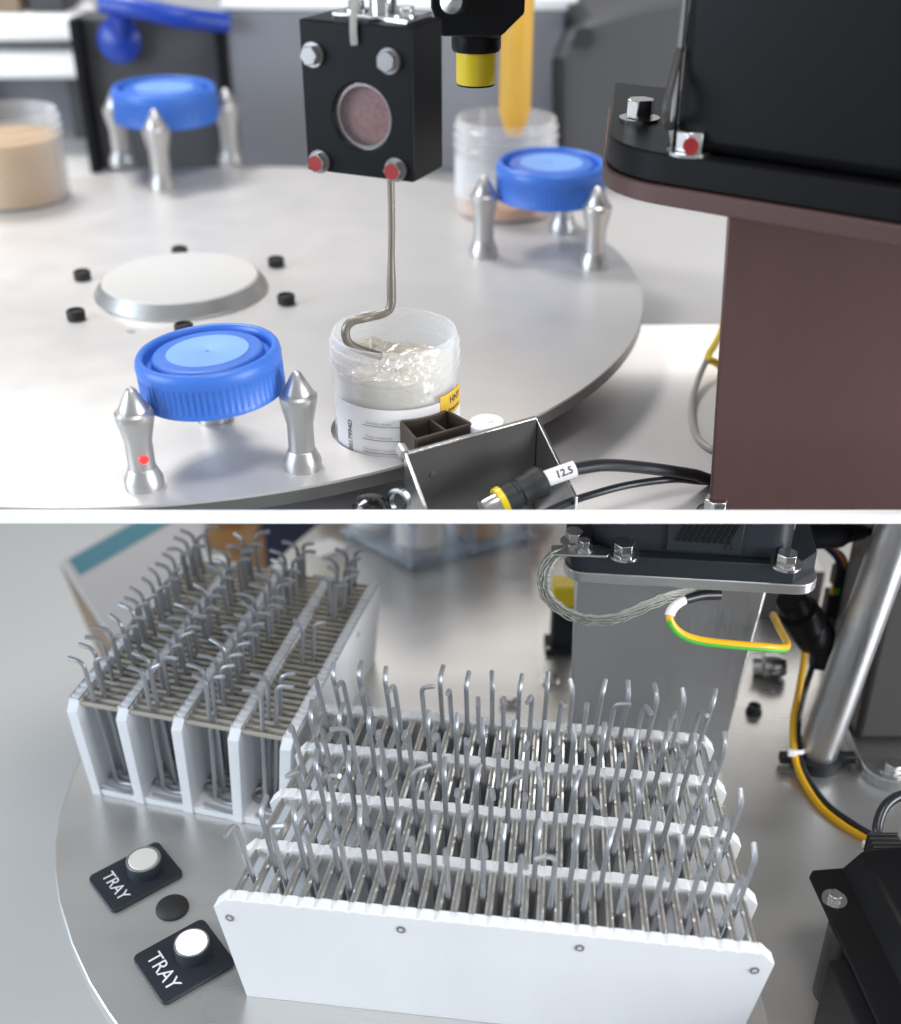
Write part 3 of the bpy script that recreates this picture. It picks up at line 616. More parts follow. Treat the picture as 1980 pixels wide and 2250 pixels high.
tag(build('clamp_ring', MB().ring([(0.0042, 0), (0.0062, 0), (0.0062, 0.003), (0.0042, 0.003)], 28, fr(kt + Vector((0, 0.004, 0.0005)), (-0.6, -0.8, 0.25))), 'steel', loc=kt), 'small steel clamp ring beside the glossy black knob', 'ring')
bn_ = P(1572, 1112, ZD + 0.004)
hb = hex_bolt('deck_bolt', Vector((bn_.x, bn_.y, ZD)), (0, 0, 1), 0.0062, 0.0075); tag(hb, 'steel hex bolt in the deck at the foot of the mauve column', 'bolt')
tag(build('grey_cable', MB().tube(spline([P(1556, 785, ZD + 0.012), P(1536, 830, ZD + 0.006), P(1520, 890, ZD + 0.002), P(1527, 950, ZD + 0.002), P(1560, 985, ZD + 0.002), P(1600, 992, ZD + 0.002)]), 0.0019, 10), 'cablegrey', loc=P(1520, 890, ZD)), 'thin pale grey cord looping on the deck behind the mauve column', 'cord')
tag(build('yellow_lead', MB().tube(spline([P(1600, 690, ZD + 0.012), P(1578, 745, ZD + 0.012), P(1556, 785, ZD + 0.012), P(1572, 796, ZD + 0.010), P(1600, 815, ZD + 0.003)]), 0.0024, 10), 'yellow', loc=P(1556, 785, ZD)), 'short yellow cord emerging from behind the mauve column', 'cord')

# ---- blurred machines behind the turntable
def slab(name, lab, cat, x0, x1, y0, y1, z0, z1, m, bevel=0.003):
    return tag(build(name, MB().box(((x0 + x1) / 2, (y0 + y1) / 2, (z0 + z1) / 2), (x1 - x0, y1 - y0, z1 - z0)), m, loc=((x0 + x1) / 2, (y0 + y1) / 2, z0), bevel=bevel), lab, cat)
YB = 1.17
X_ = lambda px, py=200, y=YB: PY(px, py, y).x
gc = thing('grey_cabinet', 'grey equipment cabinet with a white top behind the turntable', 'cabinet', ((X_(505) + X_(1235)) / 2, YB + 0.12, ZD))
ztop = PY(560, 22, YB).z
build('body', MB().box(((X_(505) + X_(1235)) / 2, YB + 0.12, (ZD + ztop) / 2), (X_(1235) - X_(505), 0.24, ztop - ZD)), 'cab', gc, bevel=0.003)
build('top', MB().box(((X_(505) + X_(1235)) / 2, YB + 0.12, ztop + 0.0035), (X_(1235) - X_(505) + 0.004, 0.244, 0.007)), 'whitemetal', gc, bevel=0.002)
bp = thing('instrument_rack', 'black framed instrument rack with a blue handle across the top', 'rack', ((X_(178) + X_(503)) / 2, YB + 0.02, ZD))
zt2 = PY(300, 40, YB).z
build('face', MB().box(((X_(178) + X_(500)) / 2, YB + 0.03, (ZD + zt2) / 2), (X_(500) - X_(178), 0.04, zt2 - ZD)), 'cabdark', bp, bevel=0.003)
build('frame', MB().box((X_(495), YB + 0.005, (ZD + zt2) / 2), (0.010, 0.02, zt2 - ZD)), 'black', bp, bevel=0.002)
build('frame', MB().box((X_(186), YB + 0.005, (ZD + zt2) / 2), (0.010, 0.02, zt2 - ZD)), 'black', bp, bevel=0.002)
build('handle', MB().tube(spline([PY(225, 8, YB - 0.02), PY(300, 18, YB - 0.03), PY(400, 38, YB - 0.03), PY(500, 50, YB - 0.01)]), 0.009, 14), 'bluepaint', bp)
build('handle_boss', MB().lathe([(0, 0), (0.018, 0), (0.020, 0.012), (0.012, 0.018), (0, 0.02)], 28, fr(PY(268, 85, YB + 0.008), (0, -1, 0))), 'bluepaint', bp)
build('handle_arm', MB().tube([PY(262, 22, YB - 0.024), PY(268, 85, YB)], 0.010, 14), 'bluepaint', bp)
sh = thing('bench_shelf', 'white two-tier bench shelf beside the black panel', 'shelf', (X_(60, 100, 1.3), 1.3, ZD))
for (ra, rb) in ((35, 92), (120, 175)):
    za, zb_2 = PY(60, ra, 1.26).z, PY(60, rb, 1.26).z
    build('tier', MB().box((X_(40, 100, 1.3), 1.31, (za + zb_2) / 2), (X_(178, 100, 1.3) - X_(-130, 100, 1.3), 0.10, za - zb_2)), 'white', sh, bevel=0.006)
build('back', MB().box((X_(40, 100, 1.37), 1.37, (ZD + 0.33) / 2), (0.32, 0.012, 0.33 - ZD)), 'cab', sh)
for px in (-110, 165): build('upright', MB().box((X_(px, 100, 1.34), 1.34, (ZD + 0.35) / 2), (0.012, 0.06, 0.35 - ZD)), 'cabdark', sh)
for i, (px, m_) in enumerate(((25, 'kraft'), (120, 'cabdark'))):
    zz = PY(px, 34, 1.3).z
    tag(build('supply_box', MB().box((X_(px, 20, 1.31), 1.31, zz + 0.03), (0.035, 0.05, 0.062)), m_, loc=(X_(px, 20, 1.31), 1.31, zz), bevel=0.002), ('brown' if i == 0 else 'dark') + ' small box on the upper tier of the white bench shelf', 'box')
gm = thing('grey_instrument', 'dark grey instrument with a rounded shoulder behind the black drive plate', 'instrument', (X_(1390), YB + 0.02, ZD))
sec = [PY(px, py, 1.12) for px, py in ((1232, 420), (1228, 130), (1250, 85), (1300, 52), (1400, 20), (1640, -30), (1640, 420))]
build('casing', MB().prism([(p.x, p.z) for p in sec], -1.32, -1.12, Matrix.Rotation(R(90), 4, 'X')), 'cabdark', gm, bevel=0.004)
build('edge_trim', MB().tube([PY(1226, 415, 1.116), PY(1223, 128, 1.116)], 0.004, 8), 'black', gm)
build('port', MB().lathe([(0, 0), (0.009, 0), (0.009, 0.006), (0, 0.006)], 20, fr(PY(1282, 82, 1.12), (0, -1, 0))), 'blackmatt', gm)
slab('white_case', 'bright white flat case lying on the cabinet beside the grey instrument', 'case', X_(1140, 40, 1.19), X_(1262, 40, 1.19), 1.155, 1.30, ztop + 0.0071, ztop + 0.020, 'white', 0.004)

# =================================================================== LOWER: trays
U = 0.5 / 2.1876
NR = 31
def tray_map(x, y, a, L, W, H, tw, tb, two):
    ax = Vector((math.cos(a), math.sin(a), 0)); ay = Vector((-math.sin(a), math.cos(a), 0))
    def f(l, w, z):            # l along the plates, w along the rods (fractions), z metres
        if two:
            w2 = 0.5 + (w - 0.5) * (1 + tb * (z / H - 0.5)); return Vector((x, y, 0)) + ax * w2 * W + ay * l * L + Vector((0, 0, z))
        l2 = 0.5 + (l - 0.5) * (1 + tw * (0.5 - w) + tb * (z / H - 0.5)); return Vector((x, y, 0)) + ax * l2 * L + ay * w * W + Vector((0, 0, z))
    return f
def rodl(i): return 0.035 + 0.93 * i / (NR - 1)
def make_tray(label, fm, L, W, H, loc, front_screws):
    t = thing('hook_tray', label, 'tray', loc)
    tp_ = 0.0062 / W; rr = 0.00205 if front_screws else 0.00150
    ch = 0.006 / L; zc = 0.006
    for k in range(5):
        w0 = (0 if k == 0 else (1 - tp_ if k == 4 else k / 4 - tp_ / 2)); w1 = w0 + tp_
        out = [(0, 0.0), (1, 0.0), (1, H - zc), (1 - ch, H)]
        hw = 0.0014 / L
        for i in reversed(range(NR)):
            c = rodl(i); dn = rnd.uniform(0.0003, 0.0007); out += [(c + hw, H), (c + hw * 0.7, H - dn), (c - hw * 0.7, H - dn), (c - hw, H)]
        out += [(ch, H), (0, H - zc)]
        n = len(out)
        vs_ = [fm(l, w0, z) for l, z in out] + [fm(l, w1, z) for l, z in out]
        fs = [tuple(reversed(range(n))), tuple(range(n, 2 * n))] + [(i, (i + 1) % n, n + (i + 1) % n, n + i) for i in range(n)]
        pt = build('side_panel' if k in (0, 4) else 'divider', MB().add(vs_, fs), 'pom', t, angle=25, bevel=0.00045, seg=1)
        if k == 0 and front_screws:
            for (l, z) in ((0.024, H - 0.0125), (0.345, H - 0.0085), (0.665, H - 0.0085), (0.972, H - 0.0115)):
                p = fm(l, 0, z); nv = (fm(l, 0, z) - fm(l, 0.1, z)).normalized(); X = fr(p, nv)
                build('screw', MB().lathe([(0, -0.0002), (0.0022, -0.0002), (0.0022, 0.00025), (0.0011, 0.00025), (0.0009, -0.0001), (0, -0.0001)], 20, X), 'boltgrey', pt)
        if k == 4 and not front_screws:
            for l in (0.30, 0.72):
                p = fm(l, 1, H - 0.012); nv = (fm(l, 1, H - 0.012) - fm(l, 0.9, H - 0.012)).normalized()
                build('screw', MB().lathe([(0, -0.0002), (0.0020, -0.0002), (0.0020, 0.00025), (0.001, 0.00025), (0, 0.0001)], 16, fr(p, nv)), 'boltgrey', pt)
    fl = [fm(l, w, z) for z in (0.0003, 0.0045) for w in (0.004, 0.996) for l in (0.004, 0.996)]
    build('floor_panel', MB().hexa([tuple(p) for p in fl]), 'pom', t)
    for i in range(NR):
        l = rodl(i) + rnd.uniform(-1, 1) * 0.0009
        a = fm(l, tp_ * 0.55, H - 0.0032); b = fm(l + rnd.uniform(-1, 1) * 0.0008, 1 - tp_ * 0.55, H - 0.0032)
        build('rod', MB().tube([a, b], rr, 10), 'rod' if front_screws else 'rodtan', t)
    return t
H1 = 0.298 * U; L1, W1 = U, 0.63 * U; L2, W2 = 0.722 * U, 0.569 * U
t1 = (-0.4238 * U, 1.667 * U, -0.1255); t2 = (-0.943 * U, 2.283 * U, -0.249)
f1 = tray_map(*t1, L1, W1, H1, 0.16, 0.10, False); f2 = tray_map(*t2, L2, W2, H1, 0, 0.10, True)
make_tray('white plastic hook tray with its screwed long side panel facing the open bench', f1, L1, W1, H1, f1(0.5, 0.5, 0), True)
make_tray('white plastic hook tray seen from its open end, its fourth row half empty', f2, L2, W2, H1, f2(0.5, 0.5, 0), False)
# hooks: one bent wire each, shared meshes
def hook_mesh(h, bend, reach, rb=0.0054, r=0.00132, eye=1.0):
    e = eye; pts = [(0.004 * e, 0.0072, r + 0.0024), (-0.012 * e, 0.0072, r + 0.0016), (-0.0150 * e, 0.0060, r + 0.0012), (-0.0162 * e, 0.0036, r + 0.0008), (-0.0150 * e, 0.0012, r + 0.0004), (-0.012 * e, 0, r), (-0.0035, 0, r), (-0.0012, 0, r + 0.0006), (0, 0, r + 0.003), (0, 0, h * 0.5), (0, 0, h - rb)]
    for k in range(1, 7):
        a = bend * k / 6; pts.append((rb * (1 - math.cos(a)), 0, h - rb + rb * math.sin(a)))
    l = Vector(pts[-1]); d = Vector((math.sin(bend), 0, math.cos(bend))); pts.append(tuple(l + d * reach))
    me = bpy.data.meshes.new('wire_hook'); mb = MB().tube(pts, r, 7)
    me.from_pydata([tuple(v) for v in mb.v], [], mb.f); me.update(); me.materials.append(M['wire'])
    me.polygons.foreach_set('use_smooth', [True] * len(me.polygons)); me.set_sharp_from_angle(angle=R(50))
    return me
HSPEC = ((0.002, 62, 0.0030), (0.001, 85, 0.0040), (0.002, 74, 0.0035), (0.0, 98, 0.0030), (0.003, 80, 0.0045), (0.001, 68, 0.0040))
HM = [hook_mesh(0.0955 + dh * 0.7, R(b), rc + 0.0012) for dh, b, rc in HSPEC]
HM2 = [hook_mesh(0.0890 + dh * 0.7, R(b), rc + 0.001, r=0.00128, eye=0.95) for dh, b, rc in HSPEC]
def place_hook(me, p, rz, tx, ty, label, group):
    o = bpy.data.objects.new('wire_hook', me); col.objects.link(o)
    o.location = p; o.rotation_euler = (tx, ty, rz)
    return tag(o, label, 'hook', group)
rows1 = ['wire hook in the row next to the screwed side panel', 'wire hook in the second row behind the screwed side panel', 'wire hook in the third row behind the screwed side panel', 'wire hook in the row farthest from the screwed side panel']
a1_ = t1[2]
for k in range(4):
    for i in range(NR - 1):
        if i in (0,) and k in (1,): continue
        if rnd.random() < 0.02: continue
        back = (i % 2 == 1)
        l = (rodl(i) + rodl(i + 1)) / 2
        w = (k + 0.5) / 4 + (0.045 if back else 0.0) + rnd.uniform(-0.007, 0.007)
        p = f1(l, w, 0.0045)
        top = f1(l, w, H1); lean = top - p
        rz = a1_ + (R(90) if back else R(-90)) + rnd.gauss(0, R(9))
        if rnd.random() < 0.03: rz += R(rnd.choice((-70, 70)))
        # lean follows the slot: rotation about the tray axes
        lx = math.atan2(lean.x, lean.z); ly = math.atan2(lean.y, lean.z)
        X = Matrix.Rotation(lx + rnd.gauss(0, R(0.3)), 4, 'Y') @ Matrix.Rotation(-ly + rnd.gauss(0, R(0.8)), 4, 'X') @ Matrix.Rotation(rz, 4, 'Z')
        o = place_hook(rnd.choice(HM[:3] if back else HM[1:]), p, 0, 0, 0, rows1[k], 'hooks in ' + ('the front row', 'the second row', 'the third row', 'the back row')[k] + ' of the tray with the screwed panel')
        o.rotation_euler = X.to_euler()
        o['label'] = rows1[k] + (', tip turned away from it' if back else ', tip turned towards it')
rows2 = ['wire hook in the open-ended tray, row beside carton', 'wire hook in the open-ended tray, second row from carton', 'wire hook in the open-ended tray, third row from carton', 'wire hook in the open-ended tray, half-empty row']
for k in range(4):
    for i in range(NR - 1):
        if k == 3 and not (i in (0, 1, 2, 3, 12, 13) or i >= 21): continue
        if k < 3 and (rnd.random() < 0.06): continue
        right = (i % 2 == 1)
        l = (rodl(i) + rodl(i + 1)) / 2
        w = (k + 0.5) / 4 + (0.015 if right else -0.02) + rnd.uniform(-0.01, 0.01)
        p = f2(l, w, 0.0045); top = f2(l, w, H1); lean = top - p
        rz = t2[2] + (0 if right else R(180)) + rnd.gauss(0, R(10))
        lx = math.atan2(lean.x, lean.z); ly = math.atan2(lean.y, lean.z)
        X = Matrix.Rotation(lx + rnd.gauss(0, R(0.8)), 4, 'Y') @ Matrix.Rotation(-ly + rnd.gauss(0, R(0.3)), 4, 'X') @ Matrix.Rotation(rz, 4, 'Z')
        o = place_hook(rnd.choice(HM2), p, 0, 0, 0, rows2[k], 'hooks in ' + ('the outer row', 'the second row', 'the third row', 'the half-empty row')[k] + ' of the open-ended tray')
        o.rotation_euler = X.to_euler()
        o['label'] = rows2[k] + (', tip turned to the steel table' if right else ', tip turned to the carton')

# ---- TRAY button plates
def button_plate(corners, lit, label):
    c = [P(*q_, 0.002) for q_ in corners]               # left, top, right, bottom
    ctr = sum(c, Vector()) / 4
    ux = ((c[1] - c[0]) + (c[2] - c[3])).normalized(); uy = Vector((-ux.y, ux.x, 0))
    Lx = (((c[1] - c[0]).length + (c[2] - c[3]).length) / 2); Ly = ((c[1] - c[2]).length + (c[0] - c[3]).length) / 2
    t = thing('button_plate', label, 'button', (ctr.x, ctr.y, 0), math.atan2(ux.y, ux.x), 'tray buttons on slate plates')
    X = wmat(t)
    build('plate', shift(MB().prism(rrect(-Lx / 2, -Ly / 2, Lx / 2, Ly / 2, 0.0035), -0.0002, 0.0022), X), 'slate', t, bevel=0.0004)
    bx = Lx * 0.14; by = Ly * 0.02; br_ = 0.0098 * (Lx / 0.044)
    hs = build('housing', shift(MB().lathe([(0, 0.002), (br_ * 1.02, 0.002), (br_ * 1.02, 0.0085), (br_, 0.0098), (br_ * 0.93, 0.0100), (br_ * 0.90, 0.0092), (0, 0.0092)], 48, T(bx, by, 0)), X), 'buttonring', t)
    build('rim', shift(MB().ring([(br_ * 0.89, 0.0090), (br_ * 1.0, 0.0096), (br_ * 0.98, 0.0102), (br_ * 0.89, 0.0102)], 48, T(bx, by, 0)), X), 'alu', hs)
    build('lens', shift(MB().lathe([(0, 0.0088), (br_ * 0.86, 0.0088), (br_ * 0.86, 0.0100), (br_ * 0.80, 0.0105), (0, 0.0107)], 48, T(bx, by, 0)), X), 'lit' if lit else 'lens', hs)
    tm = text_mb('TRAY', Ly * 0.30, 0.0001, 0.95)
    tm.v = [tuple(X @ Vector((-Lx * 0.285 + y, -x, 0.0023 + z))) for x, y, z in tm.v]
    build('lettering', tm, 'letter', t)
button_plate([(194, 1924), (346, 1848), (405, 1918), (245, 2009)], False, 'slate TRAY button plate with an unlit cream button')
button_plate([(294, 2101), (455, 2010), (510, 2122), (354, 2210)], True, 'slate TRAY button plate with its button lit bright white')
dq = P(379, 1996, 0)
tag(build('rubber_dome', MB().lathe([(0, -0.0002), (0.0088, -0.0002), (0.0086, 0.0012), (0.0070, 0.0026), (0.004, 0.0034), (0, 0.0037)], 40, T(dq.x, dq.y, 0)), 'rubber', loc=(dq.x, dq.y, 0)), 'black rubber dome on the steel table between the two button plates', 'dome')

# ---- lower column, head plate, motor
yc = 0.545
lc = thing('steel_column', 'brushed steel column with a head plate behind the hook tray', 'column', (0.118, yc + 0.05, ZP))
xa = PY(1246, 1500, yc).x; xb = PY(1655, 1500, yc).x
zpl = 0.151
build('post', MB().hexa([(xa + 0.004, yc, ZP - 0.0002), (xb - 0.012, yc, ZP - 0.0002), (xa + 0.020, yc + 0.095, ZP - 0.0002), (xb - 0.012, yc + 0.095, ZP - 0.0002), (xa, yc, zpl), (xb + 0.002, yc, zpl), (xa + 0.016, yc + 0.095, zpl), (xb + 0.002, yc + 0.095, zpl)]), 'brushed', lc, bevel=0.002)
yq = 0.522
xpa = PY(1236, 1285, yq).x; xpb = PY(1782, 1300, yq).x
Xp = Matrix.Translation((xpa, yq, 0)) @ Matrix.Rotation(R(-6), 4, 'Z')
wpl = xpb - xpa
pa = rrect(0, 0, wpl, 0.125, 0.012); 
build('head_plate', shift(MB().prism(rrect(0, 0, wpl, 0.125, 0.011), zpl, zpl + 0.0062), Xp), 'alu', lc, bevel=0.0006)
pk = [(0.012, 0.0004), (wpl - 0.014, 0.0004), (wpl - 0.0006, 0.016), (wpl - 0.0006, 0.125), (0.0006, 0.125), (0.0006, 0.012), (0.0035, 0.004)]
build('drive_plate', shift(MB().prism(pk, zpl + 0.0064, zpl + 0.0175), Xp), 'slate', lc, bevel=0.0006)
zq = zpl + 0.0176
for (px, py, r_) in ((1261, 1192, 0.0050), (1371, 1218, 0.0056), (1727, 1240, 0.0056)):
    p = P(px, py, zq); hex_bolt('plate_bolt', p, (0, 0, 1), r_, 0.0062, parent=lc, rot=rnd.uniform(0, 1))
nut = PY(1612, 1318, yq + 0.012); hex_bolt('lock_nut', Vector((nut.x, yq + 0.006, zpl - 0.0002)), (0, 0, -1), 0.0048, 0.005, parent=lc)
mo = thing('motor', 'black motor housing with a slotted vent panel on the lower head plate', 'motor', (0.12, 0.60, zq))
mx0 = P(1300, 1212, zq); mx1 = P(1748, 1240, zq)
md = (mx1 - mx0); md.z = 0; mw = md.length; ma = math.atan2(md.y, md.x)
Xm = Matrix.Translation((mx0.x, mx0.y + 0.004, 0)) @ Matrix.Rotation(ma, 4, 'Z')
ztm = 0.1935
build('casing', shift(MB().prism(rrect(0, 0, mw, 0.10, 0.012, 6), zq - 0.0002, ztm), Xm), 'slate', mo, bevel=0.0008)
vx0, vx1 = mw * 0.37, mw * 0.74
vp = build('vent_panel', shift(MB().box(((vx0 + vx1) / 2, -0.0007, (zq + 0.0008 + ztm) / 2), (vx1 - vx0, 0.0018, ztm - zq - 0.003)), Xm), 'slate', mo, bevel=0.0006)
for k in range(9):
    xx = vx0 + (vx1 - vx0) * (0.14 + 0.082 * k)
    build('slot', shift(MB().tube([(xx, -0.00155, zq + 0.0085), (xx + 0.0055, -0.00155, ztm - 0.001)], 0.00095, 8), Xm), 'blackgloss', vp)
build('panel_screw', shift(MB().lathe([(0, 0), (0.0026, 0), (0.0024, 0.0006), (0.0011, 0.0006), (0.0009, 0.0002), (0, 0.0002)], 20, Matrix.Translation((vx1 - 0.006, -0.0015, zq + 0.0062)) @ Matrix.Rotation(R(90), 4, 'X')), Xm), 'blackmatt', vp)
build('status_light', shift(MB().box((mw + 0.0003, 0.016, ztm - 0.009), (0.0012, 0.004, 0.012)), Xm), 'paper', mo)
# braided strap
def z3(x, y): return (1150 + x / 2.1675, 1120 + y / 2.1675)
def pathY(pts, n=8): return spline([PY(*z3(x, y), yy) for x, y, yy in pts], n)
lugp = P(1290, 1206, zq + 0.0015)
st = thing('braided_strap', 'tinned braided earth strap curving from the lower head plate to its underside', 'strap', lugp)
bpz = pathY([(215, 196, 0.530), (165, 208, 0.524), (120, 248, 0.518), (96, 320, 0.515), (106, 395, 0.514), (160, 455, 0.512), (240, 500, 0.510), (340, 520, 0.508), (440, 510, 0.508), (530, 475, 0.510), (620, 435, 0.513), (720, 402, 0.518), (830, 388, 0.528)], 8)
build('braid', MB().tube(bpz, 0.0040, 12, flat=(0.95, 0.45)), 'braid', st)
for s_ in range(5):      # raised strands along the braid
    off = (s_ - 2) * 0.00135
    pts = []
    for i, p in enumerate(bpz):
        t = (bpz[min(i + 1, len(bpz) - 1)] - bpz[max(i - 1, 0)]).normalized(); v = Vector((0, -1, 0.25)); sd = t.cross(v).normalized()
        pts.append(p + sd * (off + 0.0003 * math.sin(i * 0.9 + s_)) + Vector((0, -0.0019, 0.0004)))
    build('strand', MB().tube(pts, 0.00055, 6), 'braid', st)
build('lug', MB().prism([(lugp.x - 0.019, lugp.y - 0.005), (lugp.x + 0.010, lugp.y - 0.007), (lugp.x + 0.013, lugp.y - 0.001), (lugp.x + 0.009, lugp.y + 0.004), (lugp.x - 0.019, lugp.y + 0.004)], zq + 0.0002, zq + 0.0016), 'steel', st, bevel=0.0004)
hex_bolt('lug_bolt', P(1284, 1205, zq + 0.0016), (0, 0, 1), 0.0034, 0.0042, parent=st)
# green-yellow earth wire
ew = thing('earth_wire', 'green and yellow earth wire looping below the lower head plate', 'wire', PY(*z3(835, 408), 0.52))
ewp = pathY([(830, 408, 0.524), (775, 425, 0.520), (725, 455, 0.514), (697, 505, 0.509), (715, 555, 0.507), (765, 596, 0.506), (850, 622, 0.506), (1000, 640, 0.506), (1150, 652, 0.508), (1225, 658, 0.512), (1255, 650, 0.518), (1250, 620, 0.530), (1215, 555, 0.552), (1190, 500, 0.57)], 8)
build('insulation', MB().tube(ewp, 0.0021, 12), 'cableyellow', ew)
gp = [p + Vector((0, -0.0009, -0.00085)) for p in ewp[16:]]
build('green_stripe', MB().tube(gp, 0.00165, 10), 'cablegreen', ew)
build('white_sleeve', MB().tube(ewp[8:25], 0.0027, 12), 'paper', ew)
build('shrink_tube', MB().tube(spline([PY(*z3(765, 428), 0.519), PY(*z3(850, 408), 0.5235), PY(*z3(935, 405), 0.527)]), 0.0028, 12), 'cable', ew)
# yellow-topped sensor by the column
ys = P(1232, 1438, ZP)
yz = thing('yellow_sensor', 'small black sensor block with a yellow top beside the steel column', 'sensor', (ys.x, ys.y, ZP))
build('flange', MB().box((ys.x, ys.y + 0.008, 0.0030), (0.021, 0.020, 0.005)), 'blackmatt', yz, bevel=0.001)
build('body', MB().box((ys.x + 0.0015, ys.y + 0.008, 0.0222), (0.0165, 0.016, 0.034)), 'blackmatt', yz, bevel=0.001)
build('cap', MB().box((ys.x + 0.0015, ys.y + 0.008, 0.0475), (0.0175, 0.017, 0.017)), 'yellow', yz, bevel=0.0015)
for dx in (-0.0085, 0.0085): build('screw', MB().lathe([(0, 0.0053), (0.0015, 0.0053), (0.0013, 0.0064), (0, 0.0066)], 12, T(ys.x + dx, ys.y + 0.0005, 0)), 'steel', yz)
def table_stud(px, py, r_, h, lab, m='steel', z=ZP):
    p = P(px, py, z)
    tag(build('table_screw', MB().lathe([(0, z - 0.0005), (r_ * 1.25, z - 0.0005), (r_ * 1.25, z + h * 0.3), (r_, z + h * 0.35), (r_, z + h), (r_ * 0.5, z + h), (r_ * 0.4, z + h * 0.7), (0, z + h * 0.7)], 24, T(p.x, p.y, 0)), m, loc=(p.x, p.y, z)), lab, 'screw')
table_stud(1209, 1500, 0.0048, 0.0055, 'short dark socket screw in the plate beside the yellow topped sensor')
wn = P(1119, 1548, 0.0)
wg = thing('wing_screw', 'small bright wing screw in the steel table behind the hook tray', 'screw', (wn.x, wn.y, 0))
build('hub', MB().lathe([(0, -0.0002), (0.0035, -0.0002), (0.003, 0.004), (0, 0.0045)], 20, T(wn.x, wn.y, 0)), 'steel', wg)
for s_ in (-1, 1): build('wing', MB().box((wn.x + s_ * 0.004, wn.y, 0.0035), (0.0045, 0.0016, 0.005)), 'steel', wg, bevel=0.0005)
table_stud(1656, 1566, 0.0042, 0.006, 'small black round foot on the plate beside the steel column', 'rubber')
gr_ = P(1680, 1487, ZP)
tag(build('cable_gland', MB().lathe([(0, 0), (0.007, 0), (0.007, 0.006), (0.009, 0.008), (0.009, 0.016), (0.006, 0.022), (0, 0.022)], 24, fr(gr_ + Vector((-0.008, 0.004, 0.007)), (1, -0.2, 0.12))), 'steel', loc=gr_), 'bright round cable gland lying behind the steel column', 'gland')
slab('steel_channel', 'low steel channel on the plate behind the black barrel connector', 'channel', PY(1660, 1390, 0.70).x, PY(1790, 1390, 0.70).x, 0.70, 0.74, ZP - 0.0002, 0.040, 'brushed', 0.001)

# ---- pole, right plate
pb = P(1790, 1672, ZP)
pole = thing('round_pole', 'thick round steel pole with a black clamp collar at its foot', 'pole', pb)
ptop = Vector((pb.x + 0.024, pb.y + 0.004, 0.196))
build('tube', MB().tube([pb, ptop], 0.0115, 36), 'brushed', pole)
build('collar', MB().ring([(0.0113, 0.0), (0.0150, 0.0), (0.0150, 0.008), (0.0113, 0.008)], 36, T(pb.x + 0.0003, pb.y, ZP - 0.0002)), 'blackmatt', pole)
for dx in (-0.018, 0.018): build('clamp_ear', MB().box((pb.x + dx, pb.y - 0.003, 0.0062), (0.010, 0.006, 0.006)), 'blackmatt', pole, bevel=0.0008)
ga_ = P(1885, 1690, ZP)
rp = thing('side_frame', 'dark grey steel upright on a rounded foot plate beyond the round pole', 'frame', (ga_.x + 0.06, ga_.y + 0.03, ZP))
build('foot_plate', MB().prism([(ga_.x + x, ga_.y + y) for x, y in rrect(0.0, -0.020, 0.16, 0.10, 0.018)], ZP - 0.0002, 0.0085), 'brushed', rp, bevel=0.0008)
build('upright', MB().box((ga_.x + 0.085, ga_.y + 0.052, 0.102), (0.166, 0.070, 0.187)), 'greymetal', rp, bevel=0.004)
hex_bolt('foot_bolt', P(1962, 1690, 0.0086), (0, 0, 1), 0.0055, 0.004, parent=rp)

# ---- cables on the right
yp = [PY(1762, 1405, 0.590), PY(1768, 1440, 0.588), PY(1757, 1510, 0.575), PY(1744, 1580, 0.562), P(1745, 1650, 0.012), P(1762, 1710, 0.0045), P(1800, 1770, 0.0023), P(1850, 1812, 0.0023), P(1900, 1842, 0.0023), P(1945, 1872, 0.0023), P(2010, 1905, 0.0023)]
tag(build('yellow_cable', MB().tube(spline(yp, 8), 0.0022, 12), 'cableyellow', loc=(yp[6].x, yp[6].y, 0)), 'thick yellow cable bowing past the round pole towards the black enclosure', 'cable')
bk_ = [PY(1785, 1400, 0.596), PY(1788, 1450, 0.594), PY(1768, 1520, 0.580), PY(1754, 1590, 0.568), P(1757, 1660, 0.010), P(1778, 1715, 0.0045), P(1818, 1768, 0.0021), P(1868, 1806, 0.0021), P(1925, 1838, 0.0021), P(2010, 1862, 0.0021)]
tag(build('black_cable', MB().tube(spline(bk_, 8), 0.0020, 12), 'cable', loc=(bk_[6].x, bk_[6].y, 0)), 'black cable tied alongside the thick yellow cable', 'cable')
for (pt, ax, lb) in ((P(1748, 1650, 0.012), (0.05, -0.4, -1), 'white cable tie binding the cables beside the pole foot'), (P(1912, 1850, 0.0023), (0.9, -0.55, 0), 'white cable tie on the yellow cable beside the black enclosure')):
    tie = thing('cable_tie', lb, 'cable tie', pt)
    build('band', MB().ring([(0.0040, -0.0013), (0.0047, -0.0013), (0.0047, 0.0013), (0.0040, 0.0013)], 20, fr(pt + Vector((0.0015, 0.001, 0)), ax)), 'white', tie)
    build('lock', MB().box((pt.x - 0.003, pt.y - 0.003, pt.z + 0.001), (0.005, 0.003, 0.0035)), 'white', tie, bevel=0.0004)
